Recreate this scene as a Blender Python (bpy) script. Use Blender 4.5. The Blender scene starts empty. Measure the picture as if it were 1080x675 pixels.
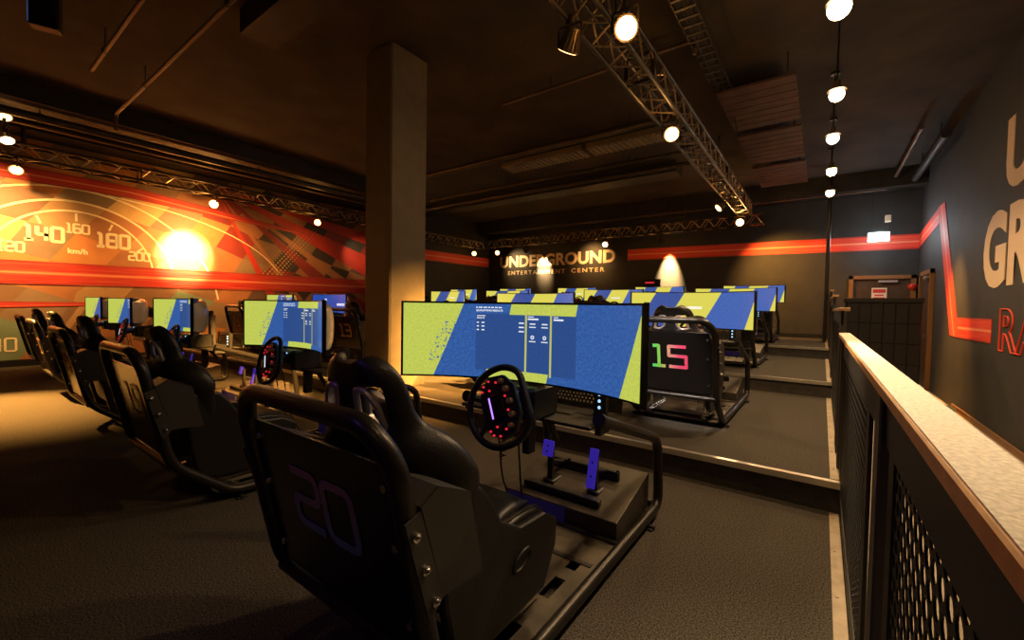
import bpy, math, random
from mathutils import Vector, Matrix, Quaternion
random.seed(7)
PI = math.pi
C = bpy.context.scene.collection
sc = bpy.context.scene

# ------------------------------------------------------------------ materials
class N:
    """tiny wrapper: arithmetic on node sockets"""
    def __init__(s, nt, v): s.nt, s.v = nt, v
    def _m(s, op, *o, clamp=False):
        n = s.nt.nodes.new('ShaderNodeMath'); n.operation = op; n.use_clamp = clamp
        for i, x in enumerate((s,) + o):
            x = x.v if isinstance(x, N) else x
            if isinstance(x, (int, float)): n.inputs[i].default_value = x
            else: s.nt.links.new(x, n.inputs[i])
        return N(s.nt, n.outputs[0])
    def __add__(s, o): return s._m('ADD', o)
    def __sub__(s, o): return s._m('SUBTRACT', o)
    def __mul__(s, o): return s._m('MULTIPLY', o)
    def gt(s, o): return s._m('GREATER_THAN', o)
    def lt(s, o): return s._m('LESS_THAN', o)
    def mx(s, o): return s._m('MAXIMUM', o)
    def ab(s): return s._m('ABSOLUTE')
    def pw(s, o): return s._m('POWER', o)
    def cl(s): return s._m('ADD', 0.0, clamp=True)

def mixc(nt, fac, a, b):
    n = nt.nodes.new('ShaderNodeMix'); n.data_type = 'RGBA'
    for idx, x in ((0, fac), (6, a), (7, b)):
        x = x.v if isinstance(x, N) else x
        if isinstance(x, (int, float)): n.inputs[idx].default_value = x
        elif isinstance(x, tuple): n.inputs[idx].default_value = (*x[:3], 1)
        else: nt.links.new(x, n.inputs[idx])
    return n.outputs[2]

def mat(name, col, rough=.5, metal=0., noise=None, bump=0., scale=20., emit=0., ecol=None, spec=.5, coat=0.):
    m = bpy.data.materials.new(name); m.use_nodes = True; nt = m.node_tree
    b = nt.nodes['Principled BSDF']
    b.inputs['Base Color'].default_value = (*col, 1); b.inputs['Roughness'].default_value = rough
    b.inputs['Metallic'].default_value = metal; b.inputs['Specular IOR Level'].default_value = spec
    if coat: b.inputs['Coat Weight'].default_value = coat; b.inputs['Coat Roughness'].default_value = .15
    if emit:
        b.inputs['Emission Color'].default_value = (*(ecol or col), 1); b.inputs['Emission Strength'].default_value = emit
    if noise or bump:
        tc = nt.nodes.new('ShaderNodeTexCoord'); t = nt.nodes.new('ShaderNodeTexNoise')
        t.inputs['Scale'].default_value = scale; t.inputs['Detail'].default_value = 6
        nt.links.new(tc.outputs['Object'], t.inputs['Vector'])
        if noise:
            cr = nt.nodes.new('ShaderNodeValToRGB'); cr.color_ramp.elements[0].position = .36; cr.color_ramp.elements[1].position = .64
            cr.color_ramp.elements[0].color = (*col, 1); cr.color_ramp.elements[1].color = (*noise, 1)
            nt.links.new(t.outputs['Fac'], cr.inputs[0]); nt.links.new(cr.outputs[0], b.inputs['Base Color'])
        if bump:
            bp = nt.nodes.new('ShaderNodeBump'); bp.inputs['Strength'].default_value = bump; bp.inputs['Distance'].default_value = .01
            nt.links.new(t.outputs['Fac'], bp.inputs['Height']); nt.links.new(bp.outputs[0], b.inputs['Normal'])
    return m

M = {}
M['wall'] = mat('charcoal_wall_paint', (.030, .028, .026), .75, noise=(.038, .035, .032), scale=3, bump=.05)
M['ceiling'] = mat('raw_concrete_ceiling', (.030, .021, .014), .9, noise=(.055, .038, .024), scale=1.6, bump=.15)
M['beam'] = mat('dark_painted_steel', (.018, .015, .013), .6, noise=(.03, .025, .02), scale=5)
M['duct'] = mat('sheet_metal_duct', (.10, .085, .065), .45, .6, noise=(.07, .055, .04), scale=4)
M['pipe'] = mat('conduit_pipe', (.16, .10, .07), .5, .4)
M['carpet'] = mat('speckled_carpet', (.022, .019, .015), .95, noise=(.13, .112, .09), scale=150, bump=.25, spec=.1)
M['corrfloor'] = mat('pale_corridor_floor', (.42, .35, .25), .6, noise=(.5, .42, .3), scale=6)
M['riser'] = mat('step_riser_board', (.035, .030, .024), .7, noise=(.055, .045, .035), scale=12)
M['nosing'] = mat('aluminium_nosing', (.75, .70, .60), .3, .8)
M['trimwood'] = mat('pale_wood_trim', (.45, .36, .24), .5, noise=(.34, .26, .16), scale=14)
M['capwood'] = mat('rail_cap_wood', (.50, .27, .11), .42, noise=(.40, .20, .08), scale=25, bump=.05)
M['captop'] = mat('grained_cap_inlay', (.62, .55, .42), .6, noise=(.88, .80, .64), scale=160, bump=.1)
M['pillar'] = mat('pillar_paint', (.20, .165, .11), .55, noise=(.23, .19, .13), scale=6, bump=.05)
M['tube'] = mat('satin_black_tube', (.035, .032, .030), .32, .55)
M['black'] = mat('black_plastic', (.010, .010, .010), .45)
M['gloss'] = mat('gloss_black_board', (.008, .007, .007), .22, coat=.3)
M['bracket'] = mat('powdercoat_bracket', (.05, .046, .042), .5, .2, bump=.05, scale=300)
M['leather'] = mat('black_leatherette', (.014, .013, .013), .38, bump=.12, scale=140)
M['shell'] = mat('black_seat_shell', (.011, .010, .010), .42, bump=.05, scale=90)
M['silver'] = mat('satin_silver_trim', (.55, .50, .52), .35, .6)
M['chrome'] = mat('chrome_bolt', (.8, .78, .75), .2, 1.)
M['rail'] = mat('steel_seat_rail', (.5, .46, .4), .25, .9)
M['pan'] = mat('scuffed_floor_pan', (.055, .046, .034), .55, .3, noise=(.13, .11, .08), scale=7)
M['plate'] = mat('grey_pedal_plate', (.06, .05, .04), .5, .3, noise=(.09, .075, .06), scale=9)
M['white'] = mat('white_monitor_shell', (.75, .72, .68), .25, coat=.4)
M['bezel'] = mat('monitor_bezel', (.008, .008, .009), .3)
M['blueled'] = mat('blue_lit_pedal', (.03, .02, .5), .4, emit=.22, ecol=(.10, .05, 1.))
M['violet'] = mat('violet_led_strip', (.4, .2, .9), .4, emit=1.6, ecol=(.45, .22, 1.))
M['redled'] = mat('red_led_button', (.6, .02, .03), .4, emit=.7, ecol=(1., .03, .06))
M['whiteled'] = mat('white_led_display', (.7, .8, 1.), .4, emit=1.2, ecol=(.75, .85, 1.))
M['blueledsm'] = mat('cool_blue_led', (.4, .7, 1.), .4, emit=1.2, ecol=(.35, .65, 1.))
M['knob'] = mat('rotary_knob', (.65, .48, .26), .35, .6)
M['orangepaint'] = mat('orange_slatted_panel', (.55, .13, .04), .5)
M['truss'] = mat('black_truss_alloy', (.07, .055, .04), .35, .7)
M['lacing'] = mat('bright_truss_lacing', (.55, .42, .28), .3, .8)
M['lamp'] = mat('lamp_housing', (.16, .11, .07), .4, .6)
M['bulb'] = mat('warm_lit_bulb', (1, .8, .5), .5, emit=14., ecol=(1., .66, .30))
M['bulbhot'] = mat('warm_hot_bulb', (1, .85, .6), .5, emit=22., ecol=(1., .74, .42))
M['bulbsoft'] = mat('warm_lens_glow', (1, .7, .35), .5, emit=5., ecol=(1., .58, .22))
M['exit'] = mat('lit_exit_diffuser', (.9, 1, 1), .5, emit=18., ecol=(.72, .92, 1.))
M['doorwood'] = mat('brown_door', (.055, .035, .022), .5, noise=(.075, .045, .028), scale=8)
M['frame'] = mat('orange_oak_frame', (.26, .12, .04), .5)
M['red'] = mat('red_painted_metal', (.55, .03, .02), .4)
M['signwhite'] = mat('sign_white', (.8, .75, .68), .6)
M['signred'] = mat('sign_red', (.6, .04, .03), .6)
M['letter'] = mat('cream_wall_lettering', (.82, .62, .42), .7)
M['letterred'] = mat('red_outline_lettering', (.85, .07, .03), .7)
M['mletter'] = mat('mural_pale_ink', (.95, .82, .55), .7)
M['cab'] = mat('black_locker_steel', (.022, .02, .02), .4, .2)
M['mesh'] = mat('perforated_black_steel', (.012, .011, .010), .5, .3)
M['baffle'] = mat('red_lit_brown_baffle', (.045, .016, .008), .8, noise=(.075, .028, .013), scale=4)  # red light falling on the panels is put into the brown base colour
M['corr'] = mat('corrugated_deck', (.25, .2, .14), .5, .4)
M['tvscreen'] = mat('blue_tv_picture', (.05, .1, .3), .4, emit=.25, ecol=(.12, .25, .75))
M['cablered'] = mat('red_coiled_cable', (.3, .02, .02), .5)

def digit_mat(name, a, b, axis=0, lo=-.2, hi=.2):
    m = bpy.data.materials.new(name); m.use_nodes = True; nt = m.node_tree; P = nt.nodes['Principled BSDF']
    tc = nt.nodes.new('ShaderNodeTexCoord'); sp = nt.nodes.new('ShaderNodeSeparateXYZ')
    nt.links.new(tc.outputs['Object'], sp.inputs[0])
    mr = nt.nodes.new('ShaderNodeMapRange'); nt.links.new(sp.outputs[axis], mr.inputs[0])
    mr.inputs[1].default_value = lo; mr.inputs[2].default_value = hi
    cr = nt.nodes.new('ShaderNodeValToRGB'); nt.links.new(mr.outputs[0], cr.inputs[0])
    cr.color_ramp.elements[0].color = (*a[0], 1); cr.color_ramp.elements[1].color = (*b, 1)
    for i, c in enumerate(a[1:]):
        e = cr.color_ramp.elements.new((i + 1) / len(a)); e.color = (*c, 1)
    nt.links.new(cr.outputs[0], P.inputs['Base Color']); P.inputs['Roughness'].default_value = .35; P.inputs['Metallic'].default_value = .2
    return m
M['holo_front'] = digit_mat('holographic_vinyl', [(.20, .32, .5), (.22, .26, .34), (.34, .22, .26)], (.4, .2, .28), 2, .52, .72)
M['holo_warm'] = digit_mat('holographic_vinyl_gold', [(.5, .35, .15), (.7, .4, .2)], (.6, .3, .25), 2, .52, .72)
M['holo_rainbow'] = digit_mat('holographic_vinyl_rainbow', [(.05, 1., .25), (.35, .8, .15), (.95, .45, .4), (1., .12, .32)], (1., .10, .22), 0, -.13, .17)

def screen_mat(name, kind):
    m = bpy.data.materials.new(name); m.use_nodes = True; nt = m.node_tree
    P = nt.nodes['Principled BSDF']
    uv = nt.nodes.new('ShaderNodeUVMap'); sp = nt.nodes.new('ShaderNodeSeparateXYZ'); nt.links.new(uv.outputs[0], sp.inputs[0])
    u, v = N(nt, sp.outputs[0]), N(nt, sp.outputs[1])
    ns = nt.nodes.new('ShaderNodeTexNoise'); ns.inputs['Scale'].default_value = 30; ns.inputs['Detail'].default_value = 9; ns.inputs['Roughness'].default_value = .75
    mp = nt.nodes.new('ShaderNodeMapping'); mp.inputs['Scale'].default_value = (3.2, 1, 1)
    nt.links.new(uv.outputs[0], mp.inputs[0]); nt.links.new(mp.outputs[0], ns.inputs['Vector'])
    n = N(nt, ns.outputs['Fac'])
    ns2 = nt.nodes.new('ShaderNodeTexNoise'); ns2.inputs['Scale'].default_value = 26; ns2.inputs['Detail'].default_value = 8; ns2.inputs['Roughness'].default_value = .7
    nt.links.new(mp.outputs[0], ns2.inputs['Vector']); n2 = N(nt, ns2.outputs['Fac'])
    blue_d, blue_l = (.024, .080, .30), (.060, .175, .52)
    yel_a, yel_b = (.50, .56, .085), (.66, .74, .12)
    blue = mixc(nt, ((n - .38) * 3.).cl(), blue_d, blue_l)
    yel = mixc(nt, ((n - .35) * 3.).cl(), yel_a, yel_b)
    s = u - v * .122 + (n - .5) * .012 if kind == 1 else u - v * .165 + (n - .5) * .012
    if kind == 1:
        left = s.lt(.124)
        # scuffed edge of the yellow field
        scuff = (n2.gt(.56)) * (s.gt(.07)) * (s.lt(.124)) * (v.gt(.2)) * (v.lt(.75))
        left = left - scuff
        tri = (u - v * .094).gt(.915)
        top = (u - v * .06).gt(.388) * (u - v * .06).lt(.672) * v.gt(.86)
        panel = u.gt(.297) * u.lt(.727) * v.gt(.10) * v.lt(.87)
        bot = (u - v * .06).gt(.338) * (u - v * .06).lt(.602) * v.lt(.115)
        sep = ((u - .511).ab().lt(.0042)).mx((u - .618).ab().lt(.0042)) * v.lt(.88) * v.gt(.08)
        colr = mixc(nt, panel * .8, blue, (.026, .070, .24))
        colr = mixc(nt, top, colr, yel); colr = mixc(nt, bot, colr, yel)
        colr = mixc(nt, sep, colr, (.55, .55, .16))
        colr = mixc(nt, left, colr, yel); colr = mixc(nt, tri, colr, yel)
    elif kind == 2:
        y1 = s.lt(.04); y2 = s.gt(.27) * s.lt(.565); tri = (u - v * .1).gt(.925)
        ym = y1.mx(y2).mx(tri)
        y_c = mixc(nt, ((n - .35) * 3.).cl(), (.74, .66, .085), (.86, .78, .13))
        b_c = mixc(nt, ((n - .38) * 3.).cl(), (.045, .085, .36), (.10, .24, .68))
        b_d = mixc(nt, s.gt(.5), (.035, .055, .24), b_c)
        b_d = mixc(nt, .45, b_d, b_c)
        colr = mixc(nt, ym, b_d, y_c)
    else:
        colr = mixc(nt, ((n - .35) * 2.5).cl(), (.02, .06, .32), (.03, .10, .5))
    nt.links.new(colr, P.inputs['Emission Color']); P.inputs['Emission Strength'].default_value = .92
    P.inputs['Base Color'].default_value = (.01, .01, .012, 1); P.inputs['Roughness'].default_value = .35
    return m
M['screen1'] = screen_mat('results_screen_picture', 1)
M['screen2'] = screen_mat('striped_screen_picture', 2)
M['screen3'] = screen_mat('plain_blue_screen_picture', 3)
M['scrtext'] = mat('screen_white_lettering', (.8, .85, .9), .5, emit=.95, ecol=(.85, .9, .95))
M['scrtextblue'] = mat('screen_blue_lettering', (.2, .4, .8), .5, emit=.8, ecol=(.25, .45, .9))

# ------------------------------------------------------------------ mesh builder
class MB:
    def __init__(s): s.v, s.f, s.m, s.uv, s.mk = [], [], [], None, []
    def each(s, *a, **k):
        '''one object per added piece'''
        out = []; mk = s.mk + [(len(s.v), len(s.f))]
        for (v0, f0), (v1, f1) in zip(mk, mk[1:]):
            n = type(s)(); n.v = s.v[v0:v1]; n.f = [tuple(i-v0 for i in f) for f in s.f[f0:f1]]; n.m = s.m[f0:f1]; out.append(n.build(*a, **k))
        return out
    def add(s, vs, fs, mi=0):
        o = len(s.v); s.mk.append((o, len(s.f))); s.v += [tuple(x) for x in vs]; s.f += [tuple(o + i for i in f) for f in fs]; s.m += [mi] * len(fs); return s
    def box(s, a, b, mi=0, mtx=None):
        x0, y0, z0 = a; x1, y1, z1 = b
        vs = [Vector(p) for p in ((x0,y0,z0),(x1,y0,z0),(x1,y1,z0),(x0,y1,z0),(x0,y0,z1),(x1,y0,z1),(x1,y1,z1),(x0,y1,z1))]
        if mtx: vs = [mtx @ p for p in vs]
        return s.add(vs, [(0,3,2,1),(4,5,6,7),(0,1,5,4),(1,2,6,5),(2,3,7,6),(3,0,4,7)], mi)
    def rbox(s, a, b, r=.01, mi=0, mtx=None):
        """box with all vertical and horizontal edges chamfered"""
        x0, y0, z0 = a; x1, y1, z1 = b
        vs = []; 
        def ring(z, i):
            return [(x0+i,y0,z) if 0 else p for p in ((x0+i+r,y0+i,z),(x1-i-r,y0+i,z),(x1-i,y0+i+r,z),(x1-i,y1-i-r,z),(x1-i-r,y1-i,z),(x0+i+r,y1-i,z),(x0+i,y1-i-r,z),(x0+i,y0+i+r,z))]
        rr = r * .6
        for z, i in ((z0, rr), (z0 + rr, 0), (z1 - rr, 0), (z1, rr)): vs += ring(z, i)
        if mtx: vs = [mtx @ Vector(p) for p in vs]
        fs = [tuple(range(7, -1, -1)), tuple(range(24, 32))]
        for k in range(3):
            for j in range(8): fs.append((k*8+j, k*8+(j+1)%8, (k+1)*8+(j+1)%8, (k+1)*8+j))
        return s.add(vs, fs, mi)
    def cyl(s, a, b, r, seg=12, r2=None, mi=0):
        a, b = Vector(a), Vector(b); d = (b - a).normalized(); r2 = r if r2 is None else r2
        x = d.orthogonal().normalized(); y = d.cross(x)
        vs = []
        for p, q in ((a, r), (b, r2)):
            vs += [p + x * math.cos(2*PI*i/seg) * q + y * math.sin(2*PI*i/seg) * q for i in range(seg)]
        fs = [(i, (i+1)%seg, seg+(i+1)%seg, seg+i) for i in range(seg)] + [tuple(range(seg-1,-1,-1)), tuple(range(seg, 2*seg))]
        return s.add(vs, fs, mi)
    def tube(s, pts, r, seg=10, fil=0., mi=0, closed=False):
        pts = [Vector(p) for p in pts]
        if fil:
            out = []; n = len(pts)
            for i, p in enumerate(pts):
                if not closed and i in (0, n-1): out.append(p); continue
                a, b = pts[i-1], pts[(i+1) % n]
                f = fil if not isinstance(fil, (list, tuple)) else fil[i]
                da, db = (a-p), (b-p); f2 = min(f, da.length*.48, db.length*.48)
                p0, p1 = p + da.normalized()*f2, p + db.normalized()*f2
                for k in range(7):
                    t = k/6; out.append(p0*(1-t)**2 + p*2*t*(1-t) + p1*t*t)
            pts = out
        n = len(pts); vs = []
        def dirn(i):
            if closed: return (pts[(i+1)%n] - pts[i-1]).normalized()
            return (pts[min(i+1,n-1)] - pts[max(i-1,0)]).normalized()
        d = dirn(0); x = d.orthogonal().normalized()
        for i in range(n):
            nd = dirn(i); q = d.rotation_difference(nd); x = (q @ x); x = (x - nd * x.dot(nd)).normalized(); d = nd; y = d.cross(x)
            vs += [pts[i] + x*math.cos(2*PI*k/seg)*r + y*math.sin(2*PI*k/seg)*r for k in range(seg)]
        fs = []
        for i in range(n if closed else n-1):
            j = (i+1) % n
            fs += [(i*seg+k, i*seg+(k+1)%seg, j*seg+(k+1)%seg, j*seg+k) for k in range(seg)]
        if not closed: fs += [tuple(range(seg-1,-1,-1)), tuple(range((n-1)*seg, n*seg))]
        return s.add(vs, fs, mi)
    def prism(s, poly, h, mtx=None, mi=0):
        """poly in XY, extruded 0..h along Z, then mtx"""
        n = len(poly); vs = [Vector((x, y, 0)) for x, y in poly] + [Vector((x, y, h)) for x, y in poly]
        if mtx: vs = [mtx @ p for p in vs]
        return s.add(vs, [tuple(range(n-1,-1,-1)), tuple(range(n, 2*n))] + [(i,(i+1)%n,n+(i+1)%n,n+i) for i in range(n)], mi)
    def sphere(s, c, r, seg=12, rings=8, mi=0, sc_=(1,1,1)):
        vs, fs = [], []
        for i in range(rings+1):
            t = PI*i/rings
            for k in range(seg):
                a = 2*PI*k/seg; vs.append((c[0]+r*sc_[0]*math.sin(t)*math.cos(a), c[1]+r*sc_[1]*math.sin(t)*math.sin(a), c[2]+r*sc_[2]*math.cos(t)))
        for i in range(rings):
            for k in range(seg): fs.append((i*seg+k, (i+1)*seg+k, (i+1)*seg+(k+1)%seg, i*seg+(k+1)%seg))
        return s.add(vs, fs, mi)
    def build(s, name, mats, parent=None, smooth=False, bevel=0., loc=None):
        me = bpy.data.meshes.new(name); me.from_pydata(s.v, [], s.f)
        if not isinstance(mats, (list, tuple)): mats = [mats]
        for m in mats: me.materials.append(M[m] if isinstance(m, str) else m)
        for p, i in zip(me.polygons, s.m): p.material_index = i
        if s.uv:
            l = me.uv_layers.new(name='UVMap')
            for i, lp in enumerate(me.loops): l.data[i].uv = s.uv[lp.vertex_index]
        me.validate(); me.update()
        if smooth:
            me.polygons.foreach_set('use_smooth', [True]*len(me.polygons))
            try: me.set_sharp_from_angle(angle=math.radians(40))
            except Exception: pass
        o = bpy.data.objects.new(name, me); C.objects.link(o)
        if bevel:
            b = o.modifiers.new('bevel', 'BEVEL'); b.width = bevel; b.segments = 2; b.limit_method = 'ANGLE'
        if loc: o.location = loc
        if parent: o.parent = parent; KIDS.setdefault(parent.name, []).append(o)
        return o

def tag(o, label=None, cat=None, group=None, kind=None):
    if label: o['label'] = label
    if cat: o['category'] = cat
    if group: o['group'] = group
    if kind: o['kind'] = kind
    return o
def thing(name, label, cat, loc=(0,0,0), rz=0, group=None):
    o = bpy.data.objects.new(name, None); C.objects.link(o); o.location = loc; o.rotation_euler = (0,0,rz)
    o.empty_display_size = .1
    return tag(o, label, cat, group)
KIDS = {}
def kids(o): return list(KIDS.get(o.name, []))
def copy_tree(o, parent=None):
    c = o.copy(); C.objects.link(c); c.parent = parent
    if parent is not None: KIDS.setdefault(parent.name, []).append(c)
    if parent is not None: c.matrix_parent_inverse = o.matrix_parent_inverse
    for ch in kids(o): copy_tree(ch, c)
    return c
def struct(name, mb, m, **k):
    o = mb.build(name, m, **k); o['kind'] = 'structure'; return o
def text_mesh(txt, size, mtx, offset=0., extrude=.004, align='LEFT', space=1., outline=False):
    """returns (verts, faces) of built-in font lettering; local XY plane, then mtx"""
    cu = bpy.data.curves.new('t', 'FONT'); cu.body = txt; cu.size = size; cu.extrude = extrude; cu.offset = offset
    cu.align_x = align; cu.space_character = space; cu.resolution_u = 4
    if outline: cu.fill_mode = 'NONE'; cu.bevel_depth = outline; cu.extrude = 0
    o = bpy.data.objects.new('t', cu); C.objects.link(o)
    dg = bpy.context.evaluated_depsgraph_get(); dg.update()
    me = bpy.data.meshes.new_from_object(o.evaluated_get(dg))
    vs = [mtx @ v.co for v in me.vertices]; fs = [tuple(p.vertices) for p in me.polygons]
    bpy.data.objects.remove(o); bpy.data.curves.remove(cu); bpy.data.meshes.remove(me)
    return vs, fs

def stroke(path, w, closed=False):
    """mitred flat ribbon along 2D path -> list of quads (4 points each)"""
    n = len(path); P = [Vector(p) for p in path]; L, R = [], []
    for i in range(n):
        a = P[i-1] if (i > 0 or closed) else None; b = P[(i+1) % n] if (i < n-1 or closed) else None
        if a is None: d = (b - P[i]).normalized(); nrm = Vector((-d.y, d.x)); k = 1
        elif b is None: d = (P[i] - a).normalized(); nrm = Vector((-d.y, d.x)); k = 1
        else:
            d1, d2 = (P[i]-a).normalized(), (b-P[i]).normalized(); nrm = Vector((-(d1.y+d2.y), d1.x+d2.x)).normalized()
            k = 1 / max(.4, nrm.dot(Vector((-d1.y, d1.x))))
        L.append(P[i] + nrm*w/2*k); R.append(P[i] - nrm*w/2*k)
    q = []
    for i in range(n if closed else n-1):
        j = (i+1) % n; q.append((R[i], R[j], L[j], L[i]))
    return q
def chamf(path, c, closed=False):
    out = []; n = len(path)
    for i, p in enumerate(path):
        if not closed and i in (0, n-1): out.append(p); continue
        a, b = Vector(path[i-1]), Vector(path[(i+1) % n]); p = Vector(p)
        p0 = p + (a-p).normalized()*c; p1 = p + (b-p).normalized()*c
        for k in range(5):
            t = k/4; out.append(tuple(p0*(1-t)**2 + p*2*t*(1-t) + p1*t*t))
    return out
DIG = {  # width .62, height 1
 '0': [([(0,0),(.62,0),(.62,1),(0,1)], True)], '1': [([(.16,1),(.38,1),(.38,0)], False), ([(.13,0),(.62,0)], False)],
 '2': [([(0,1),(.62,1),(.62,.5),(0,.5),(0,0),(.62,0)], False)], '3': [([(0,1),(.62,1),(.62,0),(0,0)], False), ([(.1,.5),(.6,.5)], False)],
 '4': [([(0,1),(0,.42),(.62,.42)], False), ([(.5,1),(.5,0)], False)], '5': [([(.62,1),(0,1),(0,.53),(.62,.53),(.62,0),(0,0)], False)],
 '6': [([(.6,1),(0,1),(0,0),(.62,0),(.62,.53),(.02,.53)], False)], '7': [([(0,1),(.62,1),(.25,0)], False)],
 '8': [([(0,0),(.62,0),(.62,1),(0,1)], True), ([(.04,.5),(.58,.5)], False)], '9': [([(0,0),(.62,0),(.62,1),(0,1),(0,.47),(.6,.47)], False)]}

# ------------------------------------------------------------------ room
YB, XR, XL, XM, JOG, YF, ZC = 12.6, 1.66, -10.3, -11.4, 8.0, -2.6, 4.25
FC = -.24
mb = MB(); mb.box((XM-.1, YF, -.35), (.123, YB, 0)); struct('floor', mb, 'carpet')
mb = MB(); mb.box((.123, YF, FC-.1), (XR+.1, YB, FC)); struct('floor_corridor', mb, 'corrfloor')
STEPS = [(3.17, 0, .186), (6.22, .186, .372), (9.30, .372, .558)]
for i, (y, z0, z1) in enumerate(STEPS):
    yn = STEPS[i+1][0] if i < 2 else YB
    xa = -11.4 if y < JOG and i < 2 else XL
    m = MB(); m.box((XM if i < 2 else XL, y, z0), (.118, yn if i == 2 else YB, z1 - .012))
    m.box((XM if i < 2 else XL, y - .005, z1-.012), (.118, YB, z1), 1)
    struct('trim_%d' % (i+10), m, ['riser', 'carpet'])
    m = MB(); m.box((XM if i < 2 else XL, y-.022, z1-.03), (.12, y+.02, z1+.005)); m.box((XM if i < 2 else XL, y-.024, z1-.034), (.12, y-.018, z1-.006))
    struct('trim_%d' % (i+20), m, 'nosing')
# pale edge strips beside the railing
for i, (y0, y1, z) in enumerate([(YF, 3.14, 0), (3.2, 6.19, .186), (6.25, 9.27, .372), (9.33, YB, .558)]):
    m = MB(); m.box((.072, y0, z), (.117, y1, z + .008))
    y = y0 + .2
    while y < y1: m.cyl((.09, y, z+.008), (.09, y, z+.011), .006, 8); y += .42
    struct('trim_%d' % (i+30), m, 'trimwood')
def wall(name, a, b): m = MB(); m.box(a, b); return struct(name, m, 'wall')
wall('wall_back', (XL-.1, YB, -.4), (XR+.1, YB+.12, ZC))
wall('wall_right', (XR, YF, -.4), (XR+.12, YB, ZC))
wall('wall_left', (XM-.12, YF, -.35), (XM, JOG, ZC))
wall('wall_left_jog', (XM, JOG, -.35), (XL-.1, JOG+.12, ZC))
wall('wall_left_rear', (XL-.12, JOG+.12, -.35), (XL, YB, ZC))
wall('wall_front', (XM-.12, YF-.12, -.4), (XR+.12, YF, ZC))
m = MB(); m.box((XM-.12, YF-.12, ZC), (XR+.12, YB+.12, ZC+.1)); struct('ceiling', m, 'ceiling')
m = MB(); m.box((XM, -.0, 0), (XM+.015, JOG, .1)); struct('baseboard_left', m, 'black')
m = MB(); m.box((XR-.02, YF, FC), (XR, 9.2, FC+.07)); m.box((XR-.025, YF, FC+.06), (XR, 9.2, FC+.075)); struct('baseboard_right', m, 'frame')
m = MB(); m.box((XL, YB-.015, .558), (.1, YB, .66)); struct('baseboard_back', m, 'black')
# downstand beams and soffits
for i, (a, b) in enumerate([((XM, 11.95, 3.86), (XR, YB, ZC)), ((-9.9, YF, 3.98), (-9.1, 7.6, ZC)), ((XM, YF, 4.05), (-10.9, JOG, ZC)), ((-5.0, 1.95, 4.0), (-3.2, 2.3, ZC)), ((-3.1, YF, 4.0), (-2.5, 2.5, ZC)), ((XM, 9.0, 4.02), (-2.5, 9.5, ZC))]):
    m = MB(); m.box(a, b); struct('trim_%d' % (i+50), m, 'beam')

# pillar
m = MB(); m.rbox((-4.62, 3.2, -.01), (-4.12, 3.76, ZC+.01), .02); p = struct('pillar', m, 'pillar', smooth=False)
# door, back wall
def door(name, mtx, w, h):
    f = MB()
    for a, b in (((0,-.06,0),(.08,.02,h)), ((w-.08,-.06,0),(w,.02,h)), ((0,-.06,h-.08),(w,.02,h))): f.box(a, b, mtx=mtx)
    r = struct(name, f, 'frame')
    d = MB(); d.box((.08,-.02,.01),(w-.08,.02,h-.08), mtx=mtx); d.box((.3,-.026,.35),(w-.3,-.02,h-.9), mtx=mtx); d.build('door_leaf', 'doorwood', r)
    k = MB(); k.cyl(mtx@Vector((w-.2,-.02,1.02)), mtx@Vector((w-.2,-.08,1.02)), .012); k.cyl(mtx@Vector((w-.2,-.075,1.02)), mtx@Vector((w-.32,-.075,1.02)), .010); k.build('door_handle', 'chrome', r)
    c = MB(); c.box((w-.62,-.07,h-.16),(w-.3,-.02,h-.11), mtx=mtx); c.build('door_closer', 'silver', r)
    return r
door('door_1', Matrix.Translation((.48, YB-.001, FC)), 1.14, 2.28)
door('door_2', Matrix.Translation((XR-.001, 12.1, FC)) @ Matrix.Rotation(-PI/2, 4, 'Z'), 1.15, 2.28)
# prohibition notice on the back door
t = thing('door_sign', 'small white and red notice on the brown door at the far end of the corridor', 'sign', (1.02, YB-.035, 1.62))
m = MB(); m.box((-.13,-.006,-.14),(.13,0,.14)); m.build('sign_plate', 'signwhite', t)
m = MB(); m.box((-.11,-.010,.03),(.11,-.006,.11)); m.box((-.10,-.010,-.11),(.10,-.006,-.07)); m.box((-.08,-.010,-.04),(.08,-.006,-.01)); m.build('red_print', 'signred', t)
t = thing('alarm_bell', 'red round alarm sounder beside the far corridor door', 'alarm', (1.57, YB-.0, 1.78))
m = MB(); m.cyl((0,0,0),(0,-.05,0),.08,20); m.build('base','red',t,smooth=True); m = MB(); m.sphere((0,-.05,0),.07,16,8); m.build('dome','red',t,smooth=True)

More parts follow.
